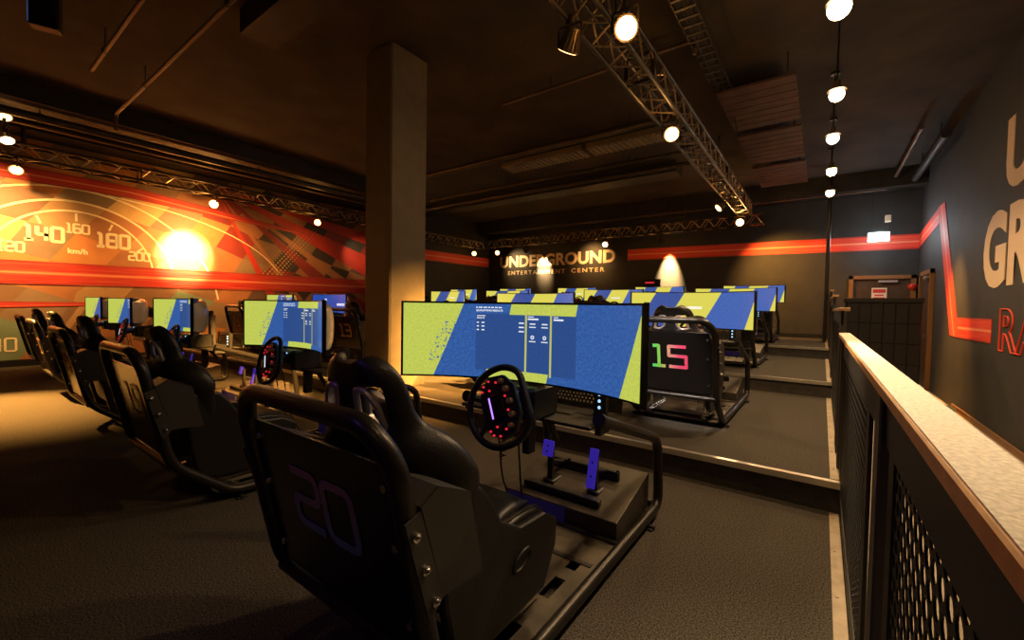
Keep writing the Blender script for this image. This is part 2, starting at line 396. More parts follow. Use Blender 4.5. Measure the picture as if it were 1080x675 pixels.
# ---- wall lettering and red streaks
def streak_mat(name, c0, c1):
    m = bpy.data.materials.new(name); m.use_nodes = True; nt = m.node_tree; P = nt.nodes['Principled BSDF']
    uv = nt.nodes.new('ShaderNodeUVMap'); sp = nt.nodes.new('ShaderNodeSeparateXYZ'); nt.links.new(uv.outputs[0], sp.inputs[0])
    mp = nt.nodes.new('ShaderNodeMapping'); mp.inputs['Scale'].default_value = (1.2, 26, 1); nt.links.new(uv.outputs[0], mp.inputs[0])
    n = nt.nodes.new('ShaderNodeTexNoise'); n.inputs['Scale'].default_value = 1.; n.inputs['Detail'].default_value = 3; nt.links.new(mp.outputs[0], n.inputs['Vector'])
    cr = nt.nodes.new('ShaderNodeValToRGB'); nt.links.new(sp.outputs[1], cr.inputs[0])
    e = cr.color_ramp.elements; e[0].position = 0; e[0].color = (c0[0]*.35, c0[1]*.35, c0[2]*.35, 1); e[1].position = 1; e[1].color = (c0[0]*.5, c0[1]*.5, c0[2]*.5, 1)
    for pos, c in ((.12, c0), (.42, c0), (.5, c1), (.58, c0), (.88, c0)): x = e.new(pos); x.color = (*c, 1)
    nn = N(nt, n.outputs['Fac'])
    c = mixc(nt, ((nn - .42) * 2.2).cl() * .5, cr.outputs[0], c1)
    nt.links.new(c, P.inputs['Base Color']); P.inputs['Roughness'].default_value = .6
    return m
M['streak'] = streak_mat('red_light_streak_print', (.85, .035, .015), (1., .38, .20))
M['streak_mural'] = streak_mat('mural_red_streak_print', (.50, .012, .010), (.85, .30, .14))
def ribbon(name, pts, hw, mtx, m, lab=None, parent=None, up=None):
    """flat printed band along pts (2D), half width hw, mapped by mtx"""
    P = [Vector(p) for p in pts]; vs, uv, fs = [], [], []; L = 0
    for i, p in enumerate(P):
        if i: L += (p - P[i-1]).length
        h = hw[i] if isinstance(hw, list) else hw
        if up: d = Vector(up[i])
        else: d = Vector((0, 1))
        for s_, vv in ((-1, 0), (1, 1)): q = p + d*h*s_; vs.append(mtx @ Vector((q.x, q.y, 0))); uv.append((L, vv))
    for i in range(len(P)-1): fs.append((2*i, 2*i+2, 2*i+3, 2*i+1))
    b = MB(); b.add(vs, fs); b.uv = uv
    o = b.build(name, m, parent); s = o.modifiers.new('s', 'SOLIDIFY'); s.thickness = .0078; s.offset = 0
    return o
# back wall plane: local x->world X, local y->Z, facing -Y
BW = Matrix(((1,0,0,0),(0,0,-1,YB-.004),(0,1,0,0),(0,0,0,1)))
RW = Matrix(((0,0,-1,XR-.004),(1,0,0,0),(0,1,0,0),(0,0,0,1)))      # local x -> +Y (text drawn mirrored handled below)
o = ribbon('red_stripe', [(-4.85,2.84),(1.65,2.76)], .165, BW, 'streak'); tag(o, 'red glowing-look light stripe printed along the dark back wall right of the sign', 'wall stripe')
o = ribbon('red_stripe', [(-10.29,2.84),(-9.9,2.84)], .15, BW, 'streak'); bpy.data.objects.remove(o)
LW = Matrix(((0,0,1,XL+.004),(1,0,0,0),(0,1,0,0),(0,0,0,1)))
o = ribbon('red_stripe', [(JOG+.15,2.80),(YB-.05,2.84)], .17, LW, 'streak'); tag(o, 'red stripe printed on the rear left wall seen behind the pillar', 'wall stripe')
o = ribbon('red_stripe', [(7.55,1.0),(9.35,1.0)], .15, RW, 'streak')
ribbon('red_stripe_slope', [(9.30,.86),(10.62,3.14)], .27, RW @ Matrix.Translation((0,0,.0005)), 'streak', parent=o, up=[(1,0),(1,0)])
ribbon('red_stripe_rise', [(10.62,3.0),(YB-.02,2.78)], .155, RW, 'streak', parent=o)
tag(o, 'red zigzag stripe printed on the dark right wall', 'wall stripe')
def lettering(name, lab, txt, size, mtx, m, offset, align='LEFT', space=1., outline=False, cat='wall lettering'):
    v, f = text_mesh(txt, size, mtx, offset, .004, align, space, outline); b = MB(); b.add(v, f); o = b.build(name, m); tag(o, lab, cat); return o
def fit(txt, x0, x1, y0, y1, base, offset, space=1., outline=False):
    """matrix that makes the text span x0..x1, y0..y1 in the plane"""
    v, f = text_mesh(txt, 1, Matrix.Identity(4), offset, .004, 'LEFT', space, outline)
    a0 = min(p.x for p in v); a1 = max(p.x for p in v); b0 = min(p.y for p in v); b1 = max(p.y for p in v)
    sx = (x1-x0)/(a1-a0); sy = (y1-y0)/(b1-b0)
    T = base @ Matrix.Translation((x0 - a0*sx, y0 - b0*sy, 0)) @ Matrix.Diagonal((sx, sy, 1, 1))
    b = MB(); b.add([T @ p for p in v], f); return b
b = fit('UNDERGROUND', -9.78, -5.25, 2.63, 3.05, BW, .035, 1.02); tag(b.build('wall_lettering', 'letter'), 'cream UNDERGROUND lettering on the far back wall under the truss', 'wall lettering')
b = fit('ENTERTAINMENT', -9.4, -7.02, 2.36, 2.50, BW, .012, 1.35); tag(b.build('wall_lettering', 'letter'), 'small cream ENTERTAINMENT lettering under the big sign on the back wall', 'wall lettering')
b = fit('CENTER', -6.78, -5.6, 2.36, 2.50, BW, .012, 1.35); tag(b.build('wall_lettering', 'letter'), 'small cream CENTER lettering under the big sign on the back wall', 'wall lettering')
# right wall: reading direction runs towards the camera (decreasing Y)
RT = Matrix(((0,0,-1,XR-.004),(-1,0,0,0),(0,1,0,0),(0,0,0,1)))
def rfit(txt, y0, y1, z0, z1, off, m, lab, outline=False, sp=1.):
    b = fit(txt, -y0, -y1, z0, z1, RT, off, sp, outline); tag(b.build('wall_lettering', m), lab, 'wall lettering')
rfit('UNDER', 7.30, 3.3, 2.60, 3.42, .04, 'letter', 'huge cream UNDER lettering high on the right wall, cut by the frame')
rfit('GROUND', 7.99, 2.9, 1.52, 2.44, .04, 'letter', 'huge cream GROUND lettering on the right wall beside the railing')
rfit('RACING', 7.25, 3.6, .78, 1.28, .02, 'letterred', 'red outlined RACING lettering low on the right wall', outline=.010, sp=1.1)

# ---- mural on the left wall
def mural():
    mats = []; cols = {'or': (.50,.20,.06), 'ta': (.42,.25,.11), 'br': (.22,.12,.06), 'dr': (.26,.03,.02), 'rd': (.48,.035,.02), 'gr': (.17,.23,.14), 'dk': (.05,.035,.028), 'ye': (.58,.37,.14), 'og': (.36,.15,.06), 'sh': (.12,.07,.045), 'tg': (.24,.16,.09)}
    names = list(cols)
    for k in names: mats.append(mat('mural_'+k, cols[k], .55, noise=tuple(min(1,c*1.25) for c in cols[k]), scale=2.5))
    mats.append(M['mletter']); mi = {k: i for i, k in enumerate(names)}; LI = len(names)
    b = MB(); W = Matrix(((0,0,1,XM),(1,0,0,0),(0,1,0,0),(0,0,0,1)))
    Y0, Y1, Z0, Z1 = YF+.05, JOG-.02, .12, 4.02
    def clip(poly):
        for ax, lim, sg in ((0, Y0, 1), (0, Y1, -1), (1, Z0, 1), (1, Z1, -1)):
            out = []
            for i in range(len(poly)):
                p, q = poly[i-1], poly[i]; ip, iq = sg*(p[ax]-lim) >= 0, sg*(q[ax]-lim) >= 0
                if ip != iq:
                    t = (lim-p[ax])/(q[ax]-p[ax]); out.append((p[0]+(q[0]-p[0])*t, p[1]+(q[1]-p[1])*t))
                if iq: out.append(q)
            poly = out
            if len(poly) < 3: return None
        return poly
    def put(poly, k, d, h=.002):
        poly = clip(poly)
        if poly: b.prism(poly, h, W @ Matrix.Translation((0,0,d)), mi[k] if isinstance(k, str) else k)
    put([(Y0,Z0),(Y1,Z0),(Y1,Z1),(Y0,Z1)], 'br', .002, .004)
    rnd = random.Random(5)
    # slanted chequer tiles fanning over the wall
    for i in range(-8, 16):
        for j in range(-3, 9):
            def g(a, c):
                x = a*.62 + c*.36 + .06*math.sin(c*1.3+a); z = c*.52 - a*.16 + 1.0 + .04*math.sin(a*2.1); return (x, z)
            q = [g(i,j), g(i+1,j), g(i+1,j+1), g(i,j+1)]
            cy, cz = sum(p[0] for p in q)/4, sum(p[1] for p in q)/4
            odd = (i+j) % 2
            if cz < 1.15 and cy < 3.4: pal = ['gr','tg','og'] if odd else ['sh','br','gr']
            elif cy < 3.3: pal = ['ye','ta','or'] if odd else ['tg','br','og']
            elif cy < 4.7: pal = ['or','ta','og'] if odd else ['br','dr','tg']
            else: pal = ['og','br','dr'] if odd else ['dk','sh','dk']
            if cy < 1.4 and 1.7 < cz < 2.9 and rnd.random() < .35: pal = ['gr']
            put(q, rnd.choice(pal), .006 + .0004*rnd.random())
    # red rays out of the upper centre
    for a0, w, k in ((-.35,.07,'rd'),(-.55,.03,'og'),(-.66,.05,'dr'),(-.16,.04,'rd'),(-.92,.03,'og'),(-1.1,.035,'rd')):
        c = (3.9, 3.85) if a0 > -2 else (4.6, 2.75)
        p = [c, (c[0]+7*math.cos(a0-w), c[1]+7*math.sin(a0-w)), (c[0]+7*math.cos(a0+w), c[1]+7*math.sin(a0+w))]
        put(p, k, .0095)
    # gauge arcs and ticks
    def arc(cy, cz, ra, rb, t0, t1, w, n=40):
        pts = [(cy+ra*math.cos(t0+(t1-t0)*i/n), cz+rb*math.sin(t0+(t1-t0)*i/n)) for i in range(n+1)]
        for q in stroke(pts, w): put([tuple(x) for x in q], LI, .013)
    arc(1.6, 1.45, 3.9, 1.80, .1*PI, .46*PI, .022); arc(1.6, .87, 2.40, 2.40, .05*PI, .95*PI, .034); arc(1.62, 1.48, 1.55, 1.55, .03*PI, .97*PI, .038); arc(1.65, 1.72, 1.13, 1.13, 0, PI, .034)
    for y, z, dy, dz in ((.72,2.22,-.10,.09),(1.17,2.62,-.05,.13),(1.65,2.74,0,.15),(2.13,2.62,.05,.13),(2.58,2.24,.10,.09)):
        for q in stroke([(y-dy/2,z-dz/2),(y+dy/2,z+dz/2)], .035): put([tuple(x) for x in q], LI, .0135)
    T0 = W @ Matrix.Translation((0,0,.012))
    for txt, y, z, hh, ww in (('120',.83,2.02,.16,.034),('140',1.22,2.25,.25,.056),('160',1.66,2.45,.16,.034),('180',2.15,2.24,.25,.056),('200',2.56,2.02,.16,.034),('40',.74,.28,.22,.03),('60',.2,.8,.2,.03),('80',-.2,1.3,.2,.03)):
        cw = hh*.56; x = y - (len(txt)*cw + (len(txt)-1)*hh*.17)/2
        for ch in txt:
            for path, closed in DIG[ch]:
                for q in stroke(chamf([(a_*hh*.9, c_*hh) for a_, c_ in path], hh*.12, closed), ww, closed): put([(x+p_[0], z+p_[1]) for p_ in q], LI, .0138)
            x += cw + hh*.17
    v, f = text_mesh('km/h', .13, T0 @ Matrix.Translation((1.665, 2.06, .002)), .006, .002, 'CENTER', 1.05); b.add(v, f, LI)
    # faint pictogram of a gauge needle and hub
    put([(1.78+.17*math.cos(a*PI/8), 1.22+.19*math.sin(a*PI/8)) for a in range(16)], 'ta', .011)
    put([(1.2,.2),(1.3,.2),(2.05,1.55),(1.95,1.58)], 'ta', .0115)
    # halftone dots fading to the right
    for a in range(26):
        for c in range(7):
            y = 4.7 + .11*c + a*.05; z = 1.75 + a*.06; s_ = .032*(1-abs(c-3)/4.5)*(1-a/34)
            if s_ > .006: put([(y-s_,z-s_),(y+s_,z-s_),(y+s_,z+s_),(y-s_,z+s_)], 'ye' if c % 3 else 'or', .012)
    o = b.build('wall_mural', mats); tag(o, 'orange and red racing mural with a speedometer dial covering the left wall', 'mural')
    ribbon('red_streak', [(YF+.06,1.62),(JOG-.03,1.73)], .21, W @ Matrix.Translation((0,0,.018)), 'streak_mural', parent=o)
    ribbon('red_streak', [(YF+.06,3.42),(2.4,3.38),(6.2,3.05)], [.13,.12,.03], W @ Matrix.Translation((0,0,.016)), 'streak_mural', parent=o)
    ribbon('red_streak', [(YF+.06,1.02),(2.2,1.12)], [.10,.03], W @ Matrix.Translation((0,0,.016)), 'streak_mural', parent=o)
mural()

# ------------------------------------------------------------------ curved monitors
HA, RC, MH = math.radians(35), 1.0, .363
def cpt(th, off, z): return ((RC+off)*math.sin(th), (RC+off)*math.cos(th) - RC*math.cos(HA), z)
def perf(x0, x1, y0, y1, pitch, r, mtx, b=None, seg=12):
    """perforated sheet (hexagonal cells with round holes) in local XY"""
    b = b or MB(); dy = pitch*math.sqrt(3)/2; rows = int((y1-y0)/dy); cols = int((x1-x0)/pitch); R6 = pitch/math.sqrt(3)
    for j in range(rows):
        for i in range(cols):
            cx = x0 + (i + .5 + (.5 if j % 2 else 0))*pitch; cy = y0 + (j+.5)*dy; vs = []
            for k in range(12):
                a = PI/6*k; hr = R6 if k % 2 else R6*math.cos(PI/6)
                vs.append(mtx @ Vector((cx + hr*math.cos(a), cy + hr*math.sin(a), 0)))
            vs += [mtx @ Vector((cx + r*math.cos(PI/6*k), cy + r*math.sin(PI/6*k), 0)) for k in range(12)]
            b.add(vs, [(k, (k+1)%12, 12+(k+1)%12, 12+k) for k in range(12)])
    return b
def make_monitor(kind):
    t = thing('curved_monitor', 'x', 'monitor')
    n = 28; ths = [-HA + 2*HA*i/n for i in range(n+1)]
    b = MB(); vs, fs = [], []
    for th in ths:
        for off, z in ((.0, 0), (.0, MH), (.02, MH), (.02, 0)): vs.append(cpt(th, off, z))
    for i in range(n):
        for k in range(4): fs.append((i*4+k, (i+1)*4+k, (i+1)*4+(k+1)%4, i*4+(k+1)%4))
    fs += [(3,2,1,0), (n*4, n*4+1, n*4+2, n*4+3)]
    b.add(vs, fs); b.build('bezel', 'bezel', t, bevel=.003)
    b = MB(); vs, fs, uv = [], [], []; ha2 = HA - .011
    for i in range(n+1):
        th = -ha2 + 2*ha2*i/n
        for z, v in ((.009, 0), (MH-.009, 1)): vs.append(cpt(th, -.0015, z)); uv.append((i/n, v))
    for i in range(n): fs.append((2*i, 2*i+2, 2*i+3, 2*i+1))
    b.add(vs, fs); b.uv = uv; scr = b.build('screen', 'screen%d' % kind, t, smooth=True)
    # white shell bulging behind
    b = MB(); vs, fs = [], []; m = 14
    for i in range(n+1):
        th = ths[i]*.985; e = max(0., 1 - (th/HA)**2)
        for k in range(m+1):
            a = PI*k/m; z = MH/2 - math.cos(a)*(MH/2-.004)*(.74+.26*e) ; off = .0195 + abs(math.sin(a))**.6*(.004 + .095*e)
            if k in (0, m): off = .019
            vs.append(cpt(th, off, z))
    for i in range(n):
        for k in range(m): fs.append((i*(m+1)+k, i*(m+1)+k+1, (i+1)*(m+1)+k+1, (i+1)*(m+1)+k))
    for i in (0, n): c = [i*(m+1)+k for k in range(m+1)]; fs.append(tuple(c if i == 0 else reversed(c)))
    b.add(vs, fs); b.build('back_shell', 'white', t, smooth=True)
    b = MB(); 
    for k in range(24):
        a = 2*PI*k/24
    y0 = cpt(0, .105, 0)[1]; b.cyl((0, y0, MH/2), (0, y0+.035, MH/2), .075, 28); b.build('core_ring', 'bezel', t, smooth=True)
    # lettering on the picture
    def umap(u, v): return cpt(-ha2 + 2*ha2*u, -.0032, .009 + (MH-.018)*v)
    def blk(b, u0, u1, v0, v1): b.add([umap(u0,v0), umap(u1,v0), umap(u1,v1), umap(u0,v1)], [(0,1,2,3)])
    def txt(b, s_, u0, u1, v0, v1, off):
        v, f = text_mesh(s_, 1, Matrix.Identity(4), off, 0); a0=min(p.x for p in v); a1=max(p.x for p in v); b0=min(p.y for p in v); b1=max(p.y for p in v)
        b.add([umap(u0+(p.x-a0)/(a1-a0)*(u1-u0), v0+(p.y-b0)/(b1-b0)*(v1-v0)) for p in v], f)
    b = MB(); r = random.Random(kind)
    if kind == 1:
        txt(b, 'QUALIFYING RESULTS', .298, .412, .895, .925, .03); 
        u = .298
        while u < .40: w = r.uniform(.006,.018); blk(b, u, u+w, .945, .960); u += w+.004
        txt(b, 'RESULTS', .302, .334, .80, .82, .03); blk(b, .302,.338,.835,.845)
        for v in (.74,.69,.64):
            blk(b,.302,.311,v,v+.016); blk(b,.322,.334,v,v+.016)
        for v in (.745,.690,.635): blk(b,.481,.503,v,v+.016)
        blk(b,.519,.545,.835,.845); blk(b,.519,.565,.80,.82)
        for uu in (.540,.592): blk(b,uu-.012,uu+.012,.74,.755); blk(b,uu-.014,uu+.014,.70,.712); blk(b,uu-.014,uu+.014,.515,.527)
        for uu in (.540,.592):
            for k in range(10):
                a, c = 2*PI*k/10, 2*PI*(k+1)/10; q = [(math.cos(a)*.008,math.sin(a)*.026),(math.cos(c)*.008,math.sin(c)*.026),(math.cos(c)*.004,math.sin(c)*.012),(math.cos(a)*.004,math.sin(a)*.012)]
                b.add([umap(uu+x, .575+y) for x, y in q], [(0,1,2,3)])
        blk(b,.630,.650,.835,.845); blk(b,.630,.672,.80,.82)
    elif kind == 2:
        u = .425
        while u < .572: w = r.uniform(.008,.013); blk(b, u, u+w, .53, .60); u += w+.003
    else:
        u = .50
        while u < .80: w = r.uniform(.012,.022); blk(b, u, u+w, .40, .52); u += w+.004
        blk(b, .22,.26,.66,.78)
    b.build('picture_lettering', 'scrtext', scr)
    return t
MON = {k: make_monitor(k) for k in (1, 2, 3)}
mon_used = set()
def place_monitor(kind, x, y, z, yaw, label):
    o = MON[kind] if kind not in mon_used else copy_tree(MON[kind]); mon_used.add(kind)
    o.location = (x, y, z); o.rotation_euler = (0,0,yaw); tag(o, label, 'monitor', 'curved monitors on the racing simulators'); return o

# ------------------------------------------------------------------ racing simulator
def surf_stations():
    # y, z, half width, bolster depth
    return [(1.44,.36,.22,.03),(1.36,.375,.245,.06),(1.22,.36,.26,.10),(1.06,.30,.265,.15),(.95,.255,.27,.17),(.885,.28,.27,.16),(.86,.38,.275,.14),(.835,.49,.285,.135),(.81,.60,.30,.15),(.79,.68,.305,.17),(.775,.755,.27,.15),(.76,.815,.195,.11),(.75,.87,.165,.085),(.742,.93,.155,.075),(.735,.98,.138,.065),(.73,1.015,.105,.05),(.728,1.032,.06,.03)]
ST = surf_stations()
def cat(a, b, c, d, t): return .5*((2*b)+(-a+c)*t+(2*a-5*b+4*c-d)*t*t+(-a+3*b-3*c+d)*t**3)
def sval(t):
    t = max(0, min(len(ST)-1-1e-6, t)); i = int(t); f = t-i; g = lambda k: ST[max(0, min(len(ST)-1, k))]
    return [cat(g(i-1)[j], g(i)[j], g(i+1)[j], g(i+2)[j], f) for j in range(4)]
def surf(t, u):
    y, z, w, d = sval(t); y0, z0 = sval(t-.1)[:2]; y1, z1 = sval(t+.1)[:2]
    tn = Vector((0, y1-y0, z1-z0)).normalized(); nr = Vector((0, -tn.z, tn.y))   # towards the sitter
    if nr.y < 0 and nr.z < 0: nr = -nr
    nr = Vector((0, tn.z, -tn.y)); 
    a = abs(u); x = math.copysign(w*(math.sin(min(1, a)*PI/2)**.92), u)
    dep = d * max(0, (a-.30)/.70)**1.9
    return Vector((x, y, z)) + nr*dep
YO = 1.0
class RB(MB):
    def build(s, *a, **k):
        s.v = [(x, y-YO, z) for x, y, z in s.v]; return MB.build(s, *a, **k)
def make_rig():
    t = thing('racing_simulator', 'x', 'racing simulator')
    # one bent tube: fore stay, base, rear leg, hoop over the back, and down the other side
    half = [(.375,1.68,.72),(.375,2.47,.454),(.375,2.52,.05),(.375,1.02,.05),(.375,.72,.29),(.375,.60,.845),(.30,.575,.928)]
    pts = [Vector(p) for p in half] + [Vector((-p[0], p[1], p[2])) for p in reversed(half)]
    b = RB(); b.tube(pts, .027, 14, [0,.10,.10,.07,.09,.12,.09,.09,.12,.09,.07,.10,.10,0]); b.build('tube_frame', 'tube', t, smooth=True)
    b = RB(); b.tube([(-.375,.72,.29),(.375,.72,.29)], .022, 12); b.tube([(-.37,1.05,.05),(.37,1.05,.05)], .022, 12); b.tube([(-.37,2.5,.05),(.37,2.5,.05)], .022, 12); b.tube([(-.37,1.95,.05),(.37,1.95,.05)],.018,10); b.each('crossbar', 'tube', t, smooth=True)
    for sx in (1, -1):
        for y in (1.06, 2.30):
            b = RB(); b.rbox((sx*.375-.05, y-.012, 0), (sx*.375+.05, y+.012, .022), .004); b.rbox((sx*(.375+.03)-.015, y-.03, 0), (sx*(.375+.03)+.015, y+.03, .012), .004); b.cyl((sx*.375, y, .01), (sx*.375, y, .03), .012, 8)
            b.build('foot', 'black', t)
        b = RB(); b.tube([(sx*.375,1.655,.7285),(sx*.375,1.685,.7185)], .030, 14); b.build('end_cap', 'black', t, smooth=True)
    # back board
    prof = [(-.345,.325),(.345,.325),(.348,.77),(.33,.83),(-.33,.83),(-.348,.77)]
    b = RB(); vs = []
    def bp(x, z, dy): # board follows the leaning hoop
        y = .72 + (z-.29)*(.60-.72)/(.845-.29); return (x, y+dy, z)
    P = [bp(x, z, 0) for x, z in prof] + [bp(x, z, .012) for x, z in prof]; n = len(prof)
    b.add(P, [tuple(range(n)), tuple(range(2*n-1, n-1, -1))] + [(i, n+i, n+(i+1)%n, (i+1)%n) for i in range(n)]); board = b.build('back_board', 'gloss', t, bevel=.002)
    b = RB()
    for sx in (1,-1):
        for z in (.40,.62,.775): q = bp(sx*.318, z, 0); b.cyl((q[0], q[1], z), (q[0], q[1]-.008, z), .010, 10)
    b.each('bolt', 'chrome', board, smooth=True)
    # side brackets with three bolts each
    for sx in (1, -1):
        b = RB(); x = sx*.40; fl = [(.60,.72),(.645,.735),(.72,.50),(.675,.46)]
        pl = [(.645,.745),(.70,.775),(.81,.725),(.865,.49),(.72,.50)]
        for poly, w in ((fl, .006), (pl, .006)):
            k = len(poly); P = [(x, y, z) for y, z in poly] + [(x+sx*w, y, z) for y, z in poly]
            b.add(P, [tuple(range(k)), tuple(range(2*k-1, k-1, -1))] + [(i, k+i, k+(i+1)%k, (i+1)%k) for i in range(k)])
        # top flange folded inwards to the seat
        P = [(x+sx*.006,.645,.745),(x+sx*.006,.70,.775),(x+sx*.006,.81,.725),(x-sx*.15,.81,.725),(x-sx*.15,.70,.775),(x-sx*.15,.645,.745)]
        P += [(q[0], q[1], q[2]-.005) for q in P]
        b.add(P, [(0,1,4,5),(1,2,3,4),(6,11,10,7),(7,10,9,8),(0,6,7,1),(1,7,8,2),(2,8,9,3),(3,9,10,4),(4,10,11,5),(5,11,6,0)])
        br = b.build('side_bracket', 'bracket', t)
        for y, z in ((.628,.685),(.658,.595),(.69,.505)):
            b = RB(); b.cyl((x+sx*.006, y, z), (x+sx*.014, y, z), .011, 12); b.sphere((x+sx*.014, y, z), .008, 8, 6); b.build('bolt', 'chrome', br, smooth=True)
    # seat
    NT, NU = 48, 20; T = len(ST)-1
    def inhole(tt, uu): return 11.55 < tt < 13.55 and .16 < abs(uu) < .62
    def side_hole(tt, uu): return 2.6 < tt < 3.5 and .78 < abs(uu) < .93
    b = RB(); vs = []; fs = []
    for i in range(NT+1):
        for j in range(NU+1): vs.append(surf(T*i/NT, -1 + 2*j/NU))
    for i in range(NT):
        for j in range(NU):
            tc, uc = T*(i+.5)/NT, -1 + 2*(j+.5)/NU
            if inhole(tc, uc) or side_hole(tc, uc): continue
            fs.append((i*(NU+1)+j, i*(NU+1)+j+1, (i+1)*(NU+1)+j+1, (i+1)*(NU+1)+j))
    b.add(vs, fs); seat = b.build('seat', 'leather', t, smooth=True)
    so = seat.modifiers.new('thickness', 'SOLIDIFY'); so.thickness = .045; so.offset = 0
    ss = seat.modifiers.new('round', 'SUBSURF'); ss.levels = ss.render_levels = 1
    for sx in (1, -1):
        b = RB(); lp = chamf([(11.6,.30*sx),(11.6,.60*sx),(12.7,.56*sx),(13.5,.38*sx),(13.5,.18*sx),(12.1,.18*sx)], .12, True)
        b.tube([surf(a, c) + Vector((0,-.022,0)) for a, c in lp], .010, 8, closed=True)
        # deep inner liner of the slot
        ring0 = [surf(a, c) for a, c in lp]; k = len(ring0); P = []
        for dy in (-.024, .022): P += [q + Vector((0, dy, 0)) for q in ring0]
        b.add(P, [(i, (i+1)%k, k+(i+1)%k, k+i) for i in range(k)])
        b.build('harness_slot_trim', 'silver', seat, smooth=True)
        b = RB(); b.tube([surf(a, c*sx) for a, c in [(2.6,.78),(2.6,.93),(3.5,.93),(3.5,.78)]], .010, 8, closed=True); b.build('belt_slot_trim', 'black', seat, smooth=True)
        # piping along the bolster edge
        b = RB(); b.tube([surf(T*i/60, sx*.985) + Vector((0, .0, .0)) for i in range(3, 57)], .006, 6); b.build('piping', 'shell', seat, smooth=True)
    # deep flanks of the bucket reaching down to the rails
    for sx in (1, -1):
        flank = [(1.45,.375),(1.44,.27),(1.36,.135),(.98,.125),(.87,.17),(.83,.35),(.81,.52),(.84,.66),(.98,.655),(1.03,.60),(1.09,.50),(1.20,.435),(1.36,.425)]
        b = RB(); k = Matrix(((0,0,1,sx*.285-.02),(1,0,0,0),(0,1,0,0),(0,0,0,1))); b.prism(flank, .04, k); fl = b.build('seat_flank', 'leather', seat, bevel=.014)
        b = RB(); b.tube([(sx*.306, 1.20+.05*math.cos(a*PI/8), .32+.026*math.sin(a*PI/8)+.012*math.cos(a*PI/8)) for a in range(16)], .008, 8, closed=True); b.prism([(1.20+.05*math.cos(a*PI/8), .32+.026*math.sin(a*PI/8)+.012*math.cos(a*PI/8)) for a in range(16)], .003, Matrix(((0,0,1,sx*.305-.001),(1,0,0,0),(0,1,0,0),(0,0,0,1)))); b.build('belt_opening', 'black', seat, smooth=True)
    # padded cushions
    for nm, t0, t1, uw in (('seat_cushion', .3, 4.2, .52), ('back_cushion', 5.6, 10.3, .50), ('head_cushion', 13.8, 14.9, .42)):
        b = RB(); vs = []; fs = []; a_, c_ = 12, 8
        for i in range(a_+1):
            for j in range(c_+1):
                tt = t0+(t1-t0)*i/a_; uu = -uw+2*uw*j/c_; p = surf(tt, uu); q = surf(tt+.05, uu)
                tn = (q-p).normalized(); nr = Vector((0, tn.z, -tn.y)).normalized(); e = (1-(2*i/a_-1)**4)*(1-(2*j/c_-1)**4); vs.append(p + nr*(.024 + .030*e))
        for i in range(a_):
            for j in range(c_): fs.append((i*(c_+1)+j, i*(c_+1)+j+1, (i+1)*(c_+1)+j+1, (i+1)*(c_+1)+j))
        b.add(vs, fs); o = b.build(nm, 'shell', seat, smooth=True); so = o.modifiers.new('t', 'SOLIDIFY'); so.thickness = .03; so.offset = 0
    # seat rails
    for sx in (1, -1):
        b = RB(); b.rbox((sx*.235-.012,.92,.085),(sx*.235+.012,1.42,.105),.003); b.rbox((sx*.235-.020,.95,.062),(sx*.235+.020,1.40,.088),.003)
        for y in (1.0,1.35): b.box((sx*.235-.006,y-.03,.10),(sx*.235+.006,y+.03,.24))
        r = b.build('seat_rail', 'rail', t)
        b = RB(); b.cyl((sx*.235,1.38,.105),(sx*.235,1.38,.115),.009,10); b.build('bolt','chrome',r)
    # floor pan with slots
    b = RB(); xs = [-.35,.20,.245,.30,.35]; 
    b.box((-.35,.95,.045),(.235,1.95,.052)); b.box((.285,.95,.045),(.35,1.95,.052))
    for y0, y1 in ((.95,1.10),(1.24,1.42),(1.56,1.64),(1.70,1.95)): b.box((.235,y0,.045),(.285,y1,.052))
    pan = b.build('floor_pan', 'pan', t)
    b = RB(); b.box((-.35,1.70,.0525),(.33,1.725,.056)); b.build('pan_seam', 'black', pan)
    # pedal platform
    b = RB(); P = [(-.34,1.97,.04),(.34,1.97,.04),(.34,1.97,.145),(-.34,1.97,.145),(-.34,2.44,.05),(.34,2.44,.05),(.34,2.44,.25),(-.34,2.44,.25)]
    b.add(P, [(0,1,2,3),(3,2,6,7),(1,5,6,2),(4,0,3,7),(5,4,7,6),(0,4,5,1)]); pp = b.build('pedal_platform', 'plate', t, bevel=.003)
    b = RB(); b.box((-.33,1.966,.05),(.05,1.970,.138)); b.build('violet_reflection_strip', mat_violet_reflection, pp)  # violet reflection on the platform front, put in as a dim glowing strip
    b = RB(); b.rbox((-.25,2.02,.165),(.22,2.06,.20),.006); b.rbox((-.25,2.28,.20),(.22,2.31,.27),.006)
    for x in (-.24,-.10,.06,.21): b.cyl((x,2.295,.27),(x,2.295,.28),.010,10)
    b.each('pedal_bar', 'black', pp)
    for nm, x, z0, z1, w, y in (('brake_pedal',-.135,.34,.43,.036,2.10),('throttle_pedal',.135,.22,.43,.026,2.12)):
        b = RB(); b.rbox((x-.018,y+.02,.16),(x+.018,y+.045,z1-.03),.004); b.rbox((x-.035,y+.0,.16),(x+.035,y+.18,.20),.006); b.tube([(x,y+.04,.30),(x,y+.19,.25)],.014,10)
        a = b.build(nm, 'black', t, smooth=True)
        b = RB(); k = Matrix.Translation((x, y, (z0+z1)/2)) @ Matrix.Rotation(math.radians(-14), 4, 'X'); h = (z1-z0)/2; b.rbox((-w,-.006,-h),(w,.006,h),.005,mtx=k); pad = b.build('pedal_pad', 'blueled', a)
        b = RB()
        for zz in ((-h*.4),(h*.3)): b.cyl(k@Vector((0,-.006,zz)), k@Vector((0,-.010,zz)), .006, 8)
        b.each('pad_screw', 'chrome', pad)
